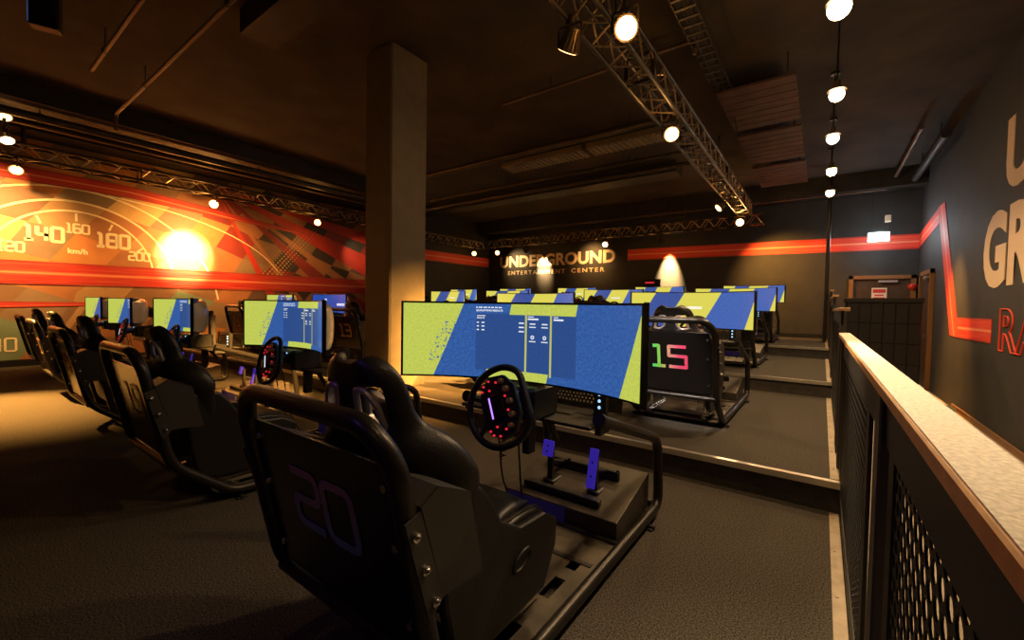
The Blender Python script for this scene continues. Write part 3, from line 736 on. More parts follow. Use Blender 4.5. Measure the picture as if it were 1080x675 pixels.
    # wheel deck, wheel base
    b = RB(); b.rbox((-.36,1.60,.69),(.36,1.80,.705),.004); b.rbox((-.385,1.655,.66),(-.355,1.75,.72),.004); b.rbox((.355,1.655,.66),(.385,1.75,.72),.004); b.tube([(.10,1.70,.69),(.10,1.78,.56)],.016,10); b.rbox((-.02,1.66,.50),(.02,1.72,.69),.004); dk = b.build('wheel_deck', 'bracket', t)
    b = RB(); mtx = Matrix(((1,0,0,0),(0,0,1,1.93),(0,1,0,0),(0,0,0,1))); perf(-.30,.30,.725,.845,.020,.0055,mtx,b); pf = b.build('perforated_plate', 'bracket', dk); 
    b = RB(); b.box((-.31,1.925,.70),(.31,1.935,.727)); b.box((-.31,1.925,.838),(.31,1.935,.85)); b.box((-.32,1.925,.70),(-.28,1.935,.85)); b.box((.30,1.925,.70),(.37,1.935,.85)); b.box((-.31,1.78,.70),(.31,1.935,.705)); b.each('plate_edge','bracket',dk)
    b = RB(); b.rbox((-.08,1.50,.705),(.14,1.73,.85),.02); b.cyl((.03,1.50,.785),(.03,1.43,.785),.034,16); wb = b.build('wheel_base', 'black', t)
    b = RB(); b.sphere((.06,1.499,.83),.006,8,6); b.build('status_led','blueledsm',wb)
    # monitor mount
    b = RB(); b.rbox((-.04,1.735,.70),(.04,1.785,1.05),.006); b.rbox((-.12,1.70,.96),(.12,1.735,1.10),.004); b.rbox((-.10,1.66,1.0),(.10,1.71,1.06),.004); b.rbox((-.2,1.73,.70),(.2,1.80,.712),.004); b.build('monitor_mount', 'bracket', t)
    b = RB(); b.rbox((.28,1.80,.70),(.34,1.84,.86),.006); cb = b.build('control_box', 'black', t)
    b = RB()
    for z in (.745,.775,.805,.83): b.sphere((.31,1.799,z),.0075,8,6)
    b.each('indicator_light', 'blueledsm', cb)
    # steering wheel
    wm = Matrix.Translation((.065,1.385,.79)) @ Matrix.Rotation(math.radians(-16), 4, 'X') @ Matrix.Rotation(math.radians(-119), 4, 'Y') @ Matrix.Rotation(PI/2, 4, 'X')
    # local wheel plane: x right, y up, +z towards driver
    w = RB()
    rim = [(0,.172),(-.085,.150),(-.142,.095),(-.165,.02),(-.155,-.06),(-.105,-.122),(.105,-.122),(.155,-.06),(.165,.02),(.142,.095),(.085,.150),(0,.172)]
    w.tube([wm @ Vector((x, y, 0)) for x, y in rim], .0145, 12, .04)
    hub = [(-.135,.02),(-.10,.075),(-.06,.092),(.06,.092),(.10,.075),(.135,.02),(.12,-.045),(.06,-.085),(-.06,-.085),(-.12,-.045)]
    w.prism(hub, .022, wm @ Matrix.Translation((0,0,-.012)))
    for sx in (1,-1):
        w.prism([(sx*.06,.085),(sx*.085,.13),(sx*.07,.13),(sx*.04,.085)][::sx], .016, wm @ Matrix.Translation((0,0,-.008)))
    w.cyl(wm@Vector((0,0,-.012)), wm@Vector((0,0,-.06)), .035, 18)
    wh = w.build('steering_wheel', 'black', t, smooth=True)
    w = RB(); w.rbox((-.052,-.022,.010),(.052,.046,.022),.005,mtx=wm); w.build('wheel_display','gloss',wh)
    w = RB(); w.box((-.045,.036,.0222),(.045,.043,.0236),mtx=wm); w.build('display_light','violet',wh)
    for x, y in ((-.105,.060),(-.118,.030),(-.085,.072),(-.10,-.005),(-.078,.035),(.105,.060),(.118,.030),(.085,.072),(.10,-.005),(.078,.035),(-.03,-.034),(.03,-.034)):
        w = RB(); w.cyl(wm@Vector((x,y,.010)), wm@Vector((x,y,.016)), .0045, 10); w.build('button','redled',wh,smooth=True)
    for x, y, r_ in ((-.055,-.050,.014),(0,-.055,.014),(.055,-.050,.014),(-.095,-.035,.012),(.095,-.035,.012)):
        w = RB(); w.cyl(wm@Vector((x,y,.010)), wm@Vector((x,y,.030)), r_, 14, r_*.8); w.build('knob','knob',wh,smooth=True)
    for sx in (1,-1):
        w = RB(); w.prism([(sx*.03,.0),(sx*.12,.015),(sx*.125,.055),(sx*.05,.05)][::sx], .003, wm @ Matrix.Translation((0,0,-.035))); w.build('shift_paddle','chrome' if 0 else 'silver',wh)
    w = RB(); w.tube([wm@Vector((-.03,.02,-.05)), (.0,1.45,.66),(.0,1.48,.45),(.05,1.62,.06)],.004,6,.05); w.tube([wm@Vector((.03,.0,-.05)), (.10,1.46,.64),(.09,1.5,.40),(.12,1.66,.06)],.004,6,.05); w.each('cable','black',t,smooth=True)
    w = RB(); hel = [wm@Vector((-.10+.0*i,.02,-.03)) + Vector((-.02+.010*math.cos(i*1.1), .01*math.sin(i*1.1), -.0035*i)) for i in range(34)]; w.tube(hel,.003,6); w.build('coiled_cord','cablered',wh,smooth=True)
    return t
mat_violet_reflection = mat('painted_violet_reflection', (.02,.012,.10), .45, emit=.012, ecol=(.2,.1,1.))  # indigo base and faint glow stand in for reflected violet light
RIG0 = make_rig()
rig_n = 0
def number(rig, s, m):
    """each numeral a part of the rear board"""
    board = [c for c in kids(rig) if c.name.startswith('back_board')][0]
    W = .80*.172; gap = .030; tot = len(s)*W + (len(s)-1)*gap; x = -tot/2
    for ch in s:
        b = RB()
        for path, closed in DIG[ch]:
            p = chamf([(a*.172*1.29, c*.172) for a, c in path], .003 if ch in '157' else .034, closed)
            for q in stroke(p, .026, closed):
                P = []
                for d in (-.0015, -.0035):
                    for v in q:
                        z = .535 + v.y; y = .72 + (z-.29)*(.60-.72)/(.845-.29); P.append((x+v.x, y+d, z))
                b.add(P, [(3,2,1,0),(4,5,6,7),(0,1,5,4),(1,2,6,5),(2,3,7,6),(3,0,4,7)])
        b.build('numeral', m, board); x += W + gap
def place_rig(x, dy, z, yaw, num, label, m='holo_warm'):
    global rig_n
    o = RIG0 if rig_n == 0 else copy_tree(RIG0PROTO)
    rig_n += 1
    o.location = (x, dy+YO, z); o.rotation_euler = (0,0,yaw)
    tag(o, label, 'racing simulator', 'racing simulators in four rows'); pend.append((o, num, m)); return o
pend = []; RIG0PROTO = RIG0
R_ = math.radians
rows = [
 (0, 0, [(-1.12,20,'nearest racing simulator, 20 in pale numerals on its black back board','holo_front',0.),
         (-3.24,19,'front row racing simulator second from the right, left of number 20','holo_warm',0.),
         (-5.45,18,'front row racing simulator third from the right, on the floor','holo_warm',0.),
         (-7.65,17,'front row racing simulator fourth from the right, near the mural','holo_warm',0.),
         (-9.85,16,'front row racing simulator farthest left, closest to the mural','holo_warm',0.)]),
 (3.0, .186, [(-1.04,15,'racing simulator with bright green and pink 15 on its board on the first step','holo_rainbow',0.),
         (-3.05,14,'second row racing simulator hidden behind the large front monitor','holo_warm',0.),
         (-5.75,13,'second row racing simulator just left of the square pillar','holo_warm',0.),
         (-7.65,12,'second row racing simulator before the plain blue screen','holo_warm',0.),
         (-9.55,11,'second row racing simulator farthest left, close to the mural','holo_warm',0.)]),
 (6.0, .372, [(-1.13,10,'third row racing simulator by the railing, beyond number 15','holo_warm',0.),
         (-3.15,9,'third row racing simulator second from the railing','holo_warm',0.),
         (-5.45,8,'third row racing simulator third from the railing','holo_warm',0.),
         (-7.45,7,'third row racing simulator farthest left, seen past the pillar','holo_warm',0.)]),
 (8.9, .558, [(-1.17,5,'back row racing simulator nearest the railing','holo_warm',0.),
         (-3.15,4,'back row racing simulator second from the railing','holo_warm',0.),
         (-5.35,3,'back row racing simulator in the middle under the wall sign','holo_warm',0.),
         (-7.35,2,'back row racing simulator second from the left corner','holo_warm',0.),
         (-9.45,1,'back row racing simulator in the far left corner','holo_warm',0.)])]
made = []
for dy, z, lst in rows:
    for x, num, lab, m, yaw in lst: made.append(place_rig(x, dy + {19:.05,18:.08,17:.14,16:.22}.get(num,0), z, yaw, num, lab, m))
for o, num, m in pend: number(o, str(num), m)
# the second simulator's wheel display is lit white, as is a farther one
for o in (made[1], made[3]):
    for c in kids(o):
        if c.name.startswith('steering_wheel'):
            for g in kids(c):
                if g.name.startswith('display_light'):
                    g.data = g.data.copy(); g.data.materials[0] = M['whiteled']; 
mons = [(1,-1.068,1.40,.857,6,'large curved monitor in front of number 20 showing a results table, nearest the camera'),
 (1,-3.12,1.46,.857,0,'front row curved monitor between number 19 and the pillar showing a results table'),
 (1,-5.42,1.46,.865,0,'front row curved monitor third from the right, third largest results screen'),
 (1,-7.68,1.50,.865,0,'front row curved monitor fourth from the right, narrow in view'),
 (1,-9.95,1.62,.880,0,'front row curved monitor farthest left against the mural'),
 (2,-1.06,4.36,.186+.83,0,'striped yellow and blue curved monitor beyond the number 15 board'),
 (2,-2.93,4.45,.186+.83,0,'striped curved monitor rising behind the middle of the large front monitor'),
 (2,-5.78,4.45,.186+.83,0,'striped curved monitor hidden behind the square pillar'),
 (3,-7.56,4.45,.186+.83,0,'plain blue curved monitor with white text left of the pillar'),
 (1,-9.48,4.45,.186+.83,0,'yellow green curved monitor above the number 19 monitor, near the mural'),
 (2,-1.13,7.45,.372+.82,0,'striped curved monitor of the third row nearest the railing'),
 (2,-3.15,7.45,.372+.82,0,'striped curved monitor of the third row second from the railing'),
 (2,-5.60,7.45,.372+.82,0,'striped curved monitor of the third row under the left half of the wall sign'),
 (2,-7.40,7.45,.372+.82,0,'striped curved monitor of the third row just right of the pillar'),
 (2,-1.20,10.3,.558+.82,0,'striped curved monitor of the back row nearest the railing'),
 (2,-3.18,10.3,.558+.82,0,'striped curved monitor of the back row with the small dark sign above it'),
 (2,-5.38,10.3,.558+.82,0,'striped curved monitor of the back row below the end of the wall sign'),
 (2,-7.42,10.3,.558+.82,0,'striped curved monitor of the back row below the start of the wall sign'),
 (2,-9.50,10.3,.558+.82,0,'striped curved monitor of the back row in the far left corner')]
for k, x, y, z, yaw, lab in mons: place_monitor(k, x, y, z, R_(yaw), lab)

# ------------------------------------------------------------------ railing along the corridor
def rail(y0, y1, z, label, perf_zones, posts):
    t = thing('guard_rail', label, 'railing', (.14, y0, z), 0, 'stepped railing beside the rows')
    mt = Matrix.Translation((-.14, -y0, -z))
    class TB(MB):
        def build(s, *a, **k): s.v = [tuple(mt @ Vector(v)) for v in s.v]; return MB.build(s, *a, **k)
    zt = z + 1.05
    b = TB(); b.rbox((.104, y0, zt-.026), (.170, y1, zt-.002), .004); b.build('rail_cap', 'capwood', t)
    b = TB(); b.box((.108, y0+.002, zt-.002), (.168, y1-.002, zt+.0005)); b.build('cap_inlay', 'captop', t)
    b = TB(); b.box((.118, y0, zt-.13), (.130, y1, zt-.026)); b.box((.118, y0, z+.05), (.130, y1, z+.12)); b.each('rail_border', 'mesh', t)
    for ya, yb in perf_zones:
        zz0, zz1 = z+.10, zt-.115
        b = TB(); m = Matrix(((0,0,1,.124),(1,0,0,0),(0,1,0,0),(0,0,0,1))); perf(ya, yb, zz0, zz1, .040, .0162, m, b)
        o = b.build('perforated_panel', 'mesh', t); so = o.modifiers.new('t','SOLIDIFY'); so.thickness = .003; so.offset = 0
        b = TB()
        for a, c in ((ya-.04, ya+.03), (yb-.03, yb+.04)): b.box((.119, a, z+.05), (.129, c, zt-.05))
        b.each('panel_edge', 'mesh', t)
    for yp, w in posts:
        b = TB(); b.rbox((.107, yp, z), (.150, yp+w, zt-.026), .004); b.build('post', 'bracket', t)
rail(-.9, 3.95, 0, 'near railing with pale cap and perforated black panel, lowest section', [(-.85, 1.10), (1.62, 3.30)], [(1.20, .10), (3.42, .10), (3.80, .12)])
rail(4.0, 6.75, .186, 'second railing section one step up', [(4.15, 6.5)], [(4.0, .06), (6.62, .10)])
rail(6.82, 9.7, .372, 'third railing section two steps up', [(7.0, 9.4)], [(6.82, .06), (9.55, .10)])
rail(9.76, 12.1, .558, 'farthest railing section at the top step', [(9.95, 11.8)], [(9.76, .06), (11.95, .10)])
# lockers down the corridor
t = thing('locker_cabinet', 'black locker cabinet with a grid of small doors beyond the railing', 'cabinet', (.78, 8.5, FC))
b = MB(); b.rbox((-.47,.02,0),(.40,.60,1.64),.01); b.rbox((-.49,0,1.60),(.42,.62,1.665),.006); b.build('body', 'cab', t)
for i in range(6):
    for j in range(5):
        b = MB(); x = -.455+.142*i; z = .08+.302*j; b.rbox((x,.005,z),(x+.134,.022,z+.292),.004); d = b.build('locker_door', 'cab', t)
        b = MB(); b.box((x+.11,-.002,z+.13),(x+.12,.006,z+.16)); b.build('latch', 'beam', d)
# low bench / kick plate by the far door
t = thing('floor_mat_ramp', 'small pale ramp plate on the corridor floor by the right wall', 'ramp', (1.42, 8.6, FC))
b = MB(); b.prism([(0,0),(.9,0),(.9,.02),(0,.10)], .34, Matrix(((0,0,1,-.17),(1,0,0,0),(0,1,0,0),(0,0,0,1)))); b.build('plate', 'nosing', t)
b = MB(); b.box((-.18,-.02,0),(-.165,.92,.03)); b.build('edge_strip', 'silver', t)

# tall pole at the railing
t = thing('support_pole', 'slim black pole rising from the far railing to the ceiling', 'pole', (.06, 11.2, .558))
b = MB(); b.cyl((0,0,0),(0,0,ZC-.558),.035,14); b.build('shaft','tube',t,smooth=True); b = MB(); b.cyl((0,0,0),(0,0,.012),.09,18); b.build('base_flange','tube',t,smooth=True)
# small dark sign in the back row
t = thing('desk_sign', 'small dark box sign with a red line of text above a back row monitor', 'sign', (-3.94, 12.1, .558))
b = MB(); b.cyl((0,0,0),(0,0,1.28),.02,10); b.cyl((0,0,0),(0,0,.015),.14,20); b.build('stand','black',t,smooth=True)
b = MB(); b.rbox((-.25,-.03,1.27),(.25,.03,1.49),.01); c_ = b.build('sign_box','black',t); b = MB()
x = -.17
while x < .06: b.box((x,-.034,1.37),(x+.025,-.030,1.41)); x += .032
b.build('red_text','redled',c_)

# ------------------------------------------------------------------ trusses
def truss(name_label, a, b_, h, w, n, group='lighting trusses', flat=False):
    """box truss between a and b_ (bottom centre line), height h, width w"""
    a, b_ = Vector(a), Vector(b_); d = (b_-a); L = d.length; rz = math.atan2(d.y, d.x)
    t = thing('lighting_truss', name_label, 'truss', a, rz, group)
    ch = [(-w/2, 0), (w/2, 0), (-w/2, h), (w/2, h)]
    for y, z in ch:
        m = MB(); m.cyl((0,y,z),(L,y,z),.024,10); m.build('main_chord', 'truss', t, smooth=True)
    m = MB(); s = L/n
    for i in range(n):
        x0, x1, xm = i*s, (i+1)*s, (i+.5)*s
        for (y0,z0),(y1,z1) in (((-w/2,0),(w/2,0)),((-w/2,h),(w/2,h)),((-w/2,0),(-w/2,h)),((w/2,0),(w/2,h))):
            m.cyl((x0,y0,z0),(xm,y1,z1),.009,6); m.cyl((xm,y1,z1),(x1,y0,z0),.009,6)
    m.build('lacing', 'lacing', t)
    m = MB()
    k = 0
    while k*2.0 <= L:
        x = min(k*2.0+.01, L-.01); m.box((x-.008,-w/2-.02,-.02),(x+.008,-w/2+.02,h+.02)); m.box((x-.008,w/2-.02,-.02),(x+.008,w/2+.02,h+.02)); m.box((x-.008,-w/2,-.015),(x+.008,w/2,.015)); m.box((x-.008,-w/2,h-.015),(x+.008,w/2,h+.015)); m.build('end_plate', 'truss', t); m = MB(); k += 1
    return t
truss('aluminium box truss along the mural wall, upper left', (-10.65, -1.6, 3.48), (-10.65, 7.9, 3.48), .22, .26, 24)
truss('short box truss along the rear left wall behind the pillar', (-9.75, 8.3, 3.20), (-9.75, 11.5, 3.20), .22, .24, 9)
truss('box truss running along the far back wall over the sign', (-9.6, 11.75, 3.27), (-1.2, 11.75, 3.27), .24, .26, 24)
truss('long box truss running away overhead at upper right', (-1.55, .2, 3.46), (-1.55, 11.5, 3.46), .26, .27, 30)
def rod(name, label, a, b_, r, m, cat, group):
    t = MB(); a, b_ = Vector(a), Vector(b_); t.cyl((0,0,0), b_-a, r, 10); t.cyl((0,0,0),(b_-a).normalized()*.03, r*1.8, 10)
    o = t.build(name, m, smooth=True, loc=a); tag(o, label, cat, group); return o
for x, y, z, lab in ((-10.65,.95,3.70,'first hanger nearest the left edge'),(-10.65,4.17,3.70,'second hanger over the mural hot spot'),(-10.65,7.2,3.70,'third hanger beside the pillar')):
    rod('truss_hanger', 'rod holding the mural truss from the ceiling, ' + lab, (x,y,ZC), (x,y,z), .03 if y < 2 else .014, 'duct', 'hanger', 'rods holding the trusses')
for x, y, z, lab in ((-1.55,3.6,3.72,'near end of the right truss'),(-1.55,8.2,3.72,'far half of the right truss'),(-7.0,11.75,3.51,'left half of the back truss'),(-3.0,11.75,3.51,'right half of the back truss')):
    rod('truss_hanger', 'thin rod holding a truss from above, ' + lab, (x,y,ZC if y < 11 else 3.86), (x,y,z), .012, 'duct', 'hanger', 'rods holding the trusses')

# ------------------------------------------------------------------ pipes, ducts, trays under the ceiling
def pipe(pts, r, label, m='pipe', hang=(), zc=ZC):
    t = thing('ceiling_pipe', label, 'pipe', pts[0], 0, 'pipes under the ceiling'); o_ = Vector(pts[0])
    b = MB(); b.tube([Vector(p)-o_ for p in pts], r, 10, .1 if len(pts) > 2 else 0); b.build('pipe_run', m, t, smooth=True)
    if hang:
        for h in hang:
            b = MB(); h = Vector(h)-o_; b.cyl(h, (h.x,h.y,zc-o_.z), .008, 6); b.tube([h+Vector((0,(r+.01)*math.cos(k*PI/5),(r+.01)*math.sin(k*PI/5))) for k in range(10)], .006, 6, closed=True)
            b.build('pipe_bracket', 'duct', t)
pipe([(-4.2,1.21,4.0),(-7.3,1.21,4.0)], .020, 'thin conduit crossing the upper left of the ceiling, shorter one', hang=[(-6.6,1.21,4.0),(-4.8,1.21,4.0)])
pipe([(-3.4,1.70,4.0),(-8.7,1.70,4.0),(-8.7,1.70,3.75)], .022, 'thin conduit running to the left beam, longer one', hang=[(-7.2,1.7,4.0),(-4.6,1.7,4.0)])
pipe([(-9.4,-2.4,3.86),(-9.4,7.8,3.86)], .06, 'fat pipe running above the mural truss', 'duct', hang=[(-9.4,1,3.86),(-9.4,4,3.86),(-9.4,7,3.86)], zc=3.99)
pipe([(-10.2,-2.4,3.95),(-10.2,7.9,3.95)], .035, 'thin pipe running between the beam and the mural wall', 'pipe', hang=[(-10.2,2,3.95),(-10.2,5.5,3.95)])
pipe([(-8.5,6.45,4.02),(-1.9,6.45,4.02)], .055, 'long horizontal pipe beyond the pillar, first of the group', 'duct', hang=[(-7,6.45,4.02),(-4.5,6.45,4.02),(-2.5,6.45,4.02)])
pipe([(-8.5,7.9,3.98),(-1.9,7.9,3.98)], .035, 'long horizontal pipe beyond the pillar, second of the group', 'duct', hang=[(-6,7.9,3.98),(-3.2,7.9,3.98)])
pipe([(-9.3,8.3,3.9),(-1.9,8.3,3.9)], .045, 'long horizontal pipe beyond the pillar, third of the group', 'duct', hang=[(-6,8.3,3.9),(-3.2,8.3,3.9)])
pipe([(-10.2,11.9,3.80),(1.0,11.9,3.80)], .016, 'thin bright conduit just above the back wall truss', 'pipe')
pipe([(-3.8,4.9,4.1),(-1.2,4.9,4.1),(-1.2,4.9,3.95)], .02, 'thin conduit right of the pillar top', 'pipe', hang=[(-3,4.9,4.1)])
pipe([(1.45,9.2,3.95),(1.45,11.9,3.95)], .06, 'fat dark pipe running along the top of the right wall', 'beam', hang=[(1.45,9.6,3.95),(1.45,11.2,3.95)])
pipe([(1.15,9.0,4.05),(1.15,11.9,4.05)], .03, 'thin brown pipe beside the fat pipe in the upper right corner', 'pipe', hang=[(1.15,10,4.05)])
# wide flat ducts with ribbed underside
def duct(name, label, a, b_, ribs, m, cat):
    t = thing(name, label, cat, ((a[0]+b_[0])/2, (a[1]+b_[1])/2, a[2])); c = Vector(((a[0]+b_[0])/2, (a[1]+b_[1])/2, a[2]))
    q = MB(); q.box(Vector(a)-c, Vector(b_)-c); q.build('body', m, t)
    q = MB(); n = int((b_[0]-a[0])/ribs)
    for i in range(n): x = a[0]+(i+.25)*ribs; q.box(Vector((x,a[1]+.02,a[2]-.02))-c, Vector((x+ribs*.45,b_[1]-.02,a[2]))-c)
    q.build('rib', m, t)
    q = MB()
    for x in (a[0]+.2, b_[0]-.2): q.cyl(Vector((x,(a[1]+b_[1])/2,b_[2]))-c, Vector((x,(a[1]+b_[1])/2,ZC))-c, .01, 6)
    q.each('duct_hanger', 'duct', t)
duct('ceiling_duct', 'ribbed pale duct hanging beyond the pillar, left length', (-5.4,6.95,4.04), (-3.6,7.35,4.14), .10, 'corr', 'duct')
duct('ceiling_duct', 'ribbed pale duct hanging beyond the pillar, right length by the truss', (-3.5,6.95,4.04), (-2.1,7.35,4.14), .10, 'corr', 'duct')
for i, (y0, y1) in enumerate([(5.9, 7.3), (7.55, 9.1), (9.35, 10.9)]):
    q = thing('ceiling_baffle', ['nearest', 'middle', 'farthest'][i] + ' brown slatted panel coloured as if red-lit, under the ceiling left of the bare lamps', 'ceiling panel', (-.75, (y0+y1)/2, 3.92))
    h = (y1-y0)/2; n = 7
    for k in range(n):
        b = MB(); yy = -h + 2*h*k/n; b.rbox((-.42, yy, 0), (.42, yy+2*h/n-.018, .03), .004); b.build('board', 'baffle', q)
    b = MB(); b.box((-.35,-h,.03),(-.31,h,.06)); b.box((.31,-h,.03),(.35,h,.06)); 
    for x in (-.33,.33):
        for y in (-h+.1,h-.1): b.cyl((x,y,.05),(x,y,ZC-3.92),.008,6)
    b.build('carrier', 'beam', q)
# cable tray
q = thing('cable_tray', 'metal cable tray with cables running overhead at upper right', 'cable tray', (-1.12, 3.4, 4.0))
b = MB(); b.box((-.10,0,0),(-.094,3.2,.05)); b.box((.094,0,0),(.10,3.2,.05))
for k in range(22): b.box((-.10,.05+k*.145,0),(.10,.08+k*.145,.008))
b.build('tray','duct',q); b = MB(); b.tube([(-.03,0,.03),(-.04,1.5,.02),(-.02,3.2,.03)],.016,8); b.tube([(.03,0,.03),(.05,1.5,.03),(.02,3.2,.02),(.05,3.5,-.2)],.013,8); b.each('cable','black',q,smooth=True)
b = MB()
for y in (.4,2.8): b.cyl((-.097,y,.04),(-.097,y,ZC-4.0),.006,6); b.cyl((.097,y,.04),(.097,y,ZC-4.0),.006,6)
b.each('tray_rod','duct',q)
# hanging display at the top left
q = thing('hanging_display', 'black framed display hanging from the ceiling at the top left edge', 'display', (-5.25,.60,3.42), R_(-20))
k = Matrix.Rotation(R_(-12),4,'X'); b = MB(); b.rbox((-.05,-.09,0),(.05,.09,.50),.008); b.build('case','bezel',q)
b = MB(); b.box((-.045,-.0935,.02),(.045,-.0895,.48)); b.build('picture','tvscreen',q)
b = MB(); b.cyl((.005,0,.5),(.005,0,ZC-3.42),.018,10); b.build('ceiling_pole','duct',q,smooth=True); b = MB(); b.tube([(.04,.08,.03),(.12,.10,-.03),(.14,.08,.12),(.03,.02,.6)],.005,6,.03); b.build('cable','black',q)

# ------------------------------------------------------------------ spotlights
def spot_light(name, loc, target, energy, size, blend=.5, col=(1,.66,.32), rad=.05):
    l = bpy.data.lights.new(name, 'SPOT'); l.energy = energy; l.spot_size = R_(size); l.spot_blend = blend; l.color = col; l.shadow_soft_size = rad
    o = bpy.data.objects.new(name, l); C.objects.link(o); o.location = loc
    o.rotation_euler = (Vector(target)-Vector(loc)).to_track_quat('-Z','Y').to_euler(); return o
def make_spot():
    t = thing('spotlight', 'x', 'spotlight')
    b = MB(); b.cyl((0,0,.0),(0,0,.045),.022,10); b.box((-.02,-.03,-.03),(.02,.03,.0)); b.build('clamp','truss',t)
    b = MB(); b.tube([(-.10,0,-.17),(-.10,0,-.03),(.10,0,-.03),(.10,0,-.17)],.009,8,.02); b.build('yoke','truss',t,smooth=True)
    return t
def head(t, aim, lens):
    """finned can aimed along aim (local vector); pivots at (0,0,-.17)"""
    q = aim.to_track_quat('-Z','Y').to_matrix().to_4x4(); m = Matrix.Translation((0,0,-.17)) @ q
    b = MB(); b.cyl(m@Vector((0,0,.11)), m@Vector((0,0,-.04)), .045, 16, .075)
    for k in range(16):
        a = 2*PI*k/16; b.prism([(.03,.10),(.055,.10),(.092,-.04),(.06,-.04)], .006, m @ Matrix.Rotation(a,4,'Z') @ Matrix.Rotation(PI/2,4,'X'))
    b.cyl(m@Vector((0,0,-.035)), m@Vector((0,0,-.05)), .088, 20); b.build('housing','lamp',t)
    b = MB(); b.cyl(m@Vector((0,0,-.0505)), m@Vector((0,0,-.056)), .074, 20); b.build('lens',lens,t)
spots = [ # x,y,z(clamp), target, lens, label
 (-1.66,2.98,3.46,(-4.0,4.4,.2),'bulbsoft','finned spotlight hanging left of the near right truss, pointing down left'),
 (-1.24,3.05,3.46,(-.2,1.6,2.3),'bulb','bright spotlight nearest on the right truss glowing at the top of the picture'),
 (-1.50,5.15,3.46,(-.3,3.2,1.8),'bulb','second glowing spotlight along the right truss'),
 (-1.70,9.3,3.46,(-4.5,7.5,.5),'bulbsoft','small dim spotlight near the far end of the right truss'),
 (-1.62,11.2,3.46,(-.3,3.,1.5),'bulbhot','dazzling spotlight where the right truss meets the back truss'),
 (-10.5,3.6,3.48,(-7.0,1.2,1.2),'bulb','glowing spotlight on the mural truss right of its centre'),
 (-10.5,5.9,3.48,(-7.0,2.2,1.2),'bulbsoft','small glowing spotlight at the pillar end of the mural truss'),
 (-10.5,.85,3.48,(-7.4,.6,0.),'bulbsoft','lower spotlight at the left end of the mural truss'),
 (-9.65,8.5,3.42,(-7.0,4.,1.5),'bulb','glowing spotlight just right of the pillar on the rear left truss'),
 (-9.65,11.0,3.20,(-7.0,5,1.),'bulbsoft','glowing spotlight in the rear left corner of the trusses'),
 (-9.15,11.65,3.27,(-7.5,6,1.),'bulbsoft','first spotlight on the left end of the back truss'),
 (-7.95,11.62,3.27,(-7.9,12.55,2.6),'bulbsoft','spotlight over the middle of the wall sign lighting the letters'),
 (-5.15,11.62,3.27,(-4.8,7.5,1.),'bulb','glowing spotlight on the back truss right of the wall sign'),
 (-3.55,11.62,3.27,(-3.6,12.55,2.5),'bulbsoft','spotlight on the back truss washing the wall by the red stripe')]
for i, (x,y,z,tg,lens,lab) in enumerate(spots):
    t = make_spot(); t.location = (x,y,z-.03); tag(t, lab, 'spotlight', 'spotlights on the trusses'); aim = (Vector(tg)-Vector((x,y,z-.2))).normalized(); head(t, aim, lens)
# two lamp heads standing above the left end of the mural truss
for x,y,z,lab in ((-10.0,.70,4.12,'upper lamp head at the left edge above the mural truss'),(-10.0,.72,3.78,'lower bright lamp head at the left edge above the mural truss')):
    t = make_spot(); t.location = (x,y,z); tag(t, lab, 'spotlight', 'spotlights on the trusses'); head(t, Vector((.5,.1,-.8)).normalized(), 'bulbsoft' if z > 4 else 'bulb')
b = MB(); b.box((-.02,-.02,3.60),(.02,.02,ZC)); o = b.build('lamp_bar','truss',loc=(-10.0,.70,0)); tag(o,'square drop bar carrying the two lamp heads at the left edge','bar')

# bare lamps over the railing
bl = [(.03,3.95,3.42),(.05,5.50,3.42),(.04,6.85,3.42),(.05,8.45,3.42),(.05,9.95,3.42),(.04,2.40,3.42),(.04,.85,3.42)]
order = ['nearest bare ceiling lamp at the top right','second bare ceiling lamp over the railing','third bare ceiling lamp over the railing','fourth bare ceiling lamp over the railing','farthest bare ceiling lamp over the railing','bare ceiling lamp above the near end of the railing, over the top of the frame','bare ceiling lamp directly over the viewpoint']
for (x,y,z), lab in zip(bl, order):
    t = thing('ceiling_lamp', lab, 'lamp', (x,y,ZC), 0, 'bare lamps over the railing'); dz = z-ZC
    b = MB(); b.cyl((0,0,0),(0,0,-.03),.05,16); b.cyl((0,0,-.03),(0,0,dz+.10),.008,8); b.build('pendant_rod','black',t,smooth=True)
    b = MB(); b.cyl((0,0,dz+.14),(0,0,dz+.05),.03,14); b.cyl((0,0,dz+.08),(0,0,dz+.04),.04,14,.085); b.build('socket','lamp',t,smooth=True)
    b = MB(); b.sphere((0,0,dz),.075 if y < 4.5 else .066,16,10); b.build('bulb','bulbhot',t,smooth=True)
# emergency luminaire at the far end of the corridor
t = thing('exit_light', 'white lit emergency luminaire hanging on wires near the far right corner', 'light fixture', (.93,12.05,2.72))
b = MB(); b.box((-.19,-.05,.20),(.19,.05,.235)); b.build('housing','black',t); b = MB(); b.rbox((-.175,-.035,.02),(.175,.035,.20),.01); b.build('diffuser','exit',t)
b = MB(); b.cyl((-.12,0,.23),(-.12,0,1.15),.004,6); b.cyl((.14,0,.23),(.14,0,1.15),.004,6); b.each('wire','black',t); b = MB(); b.rbox((.09,-.04,.42),(.19,.04,.56),.006); b.build('junction_box','trimwood',t)

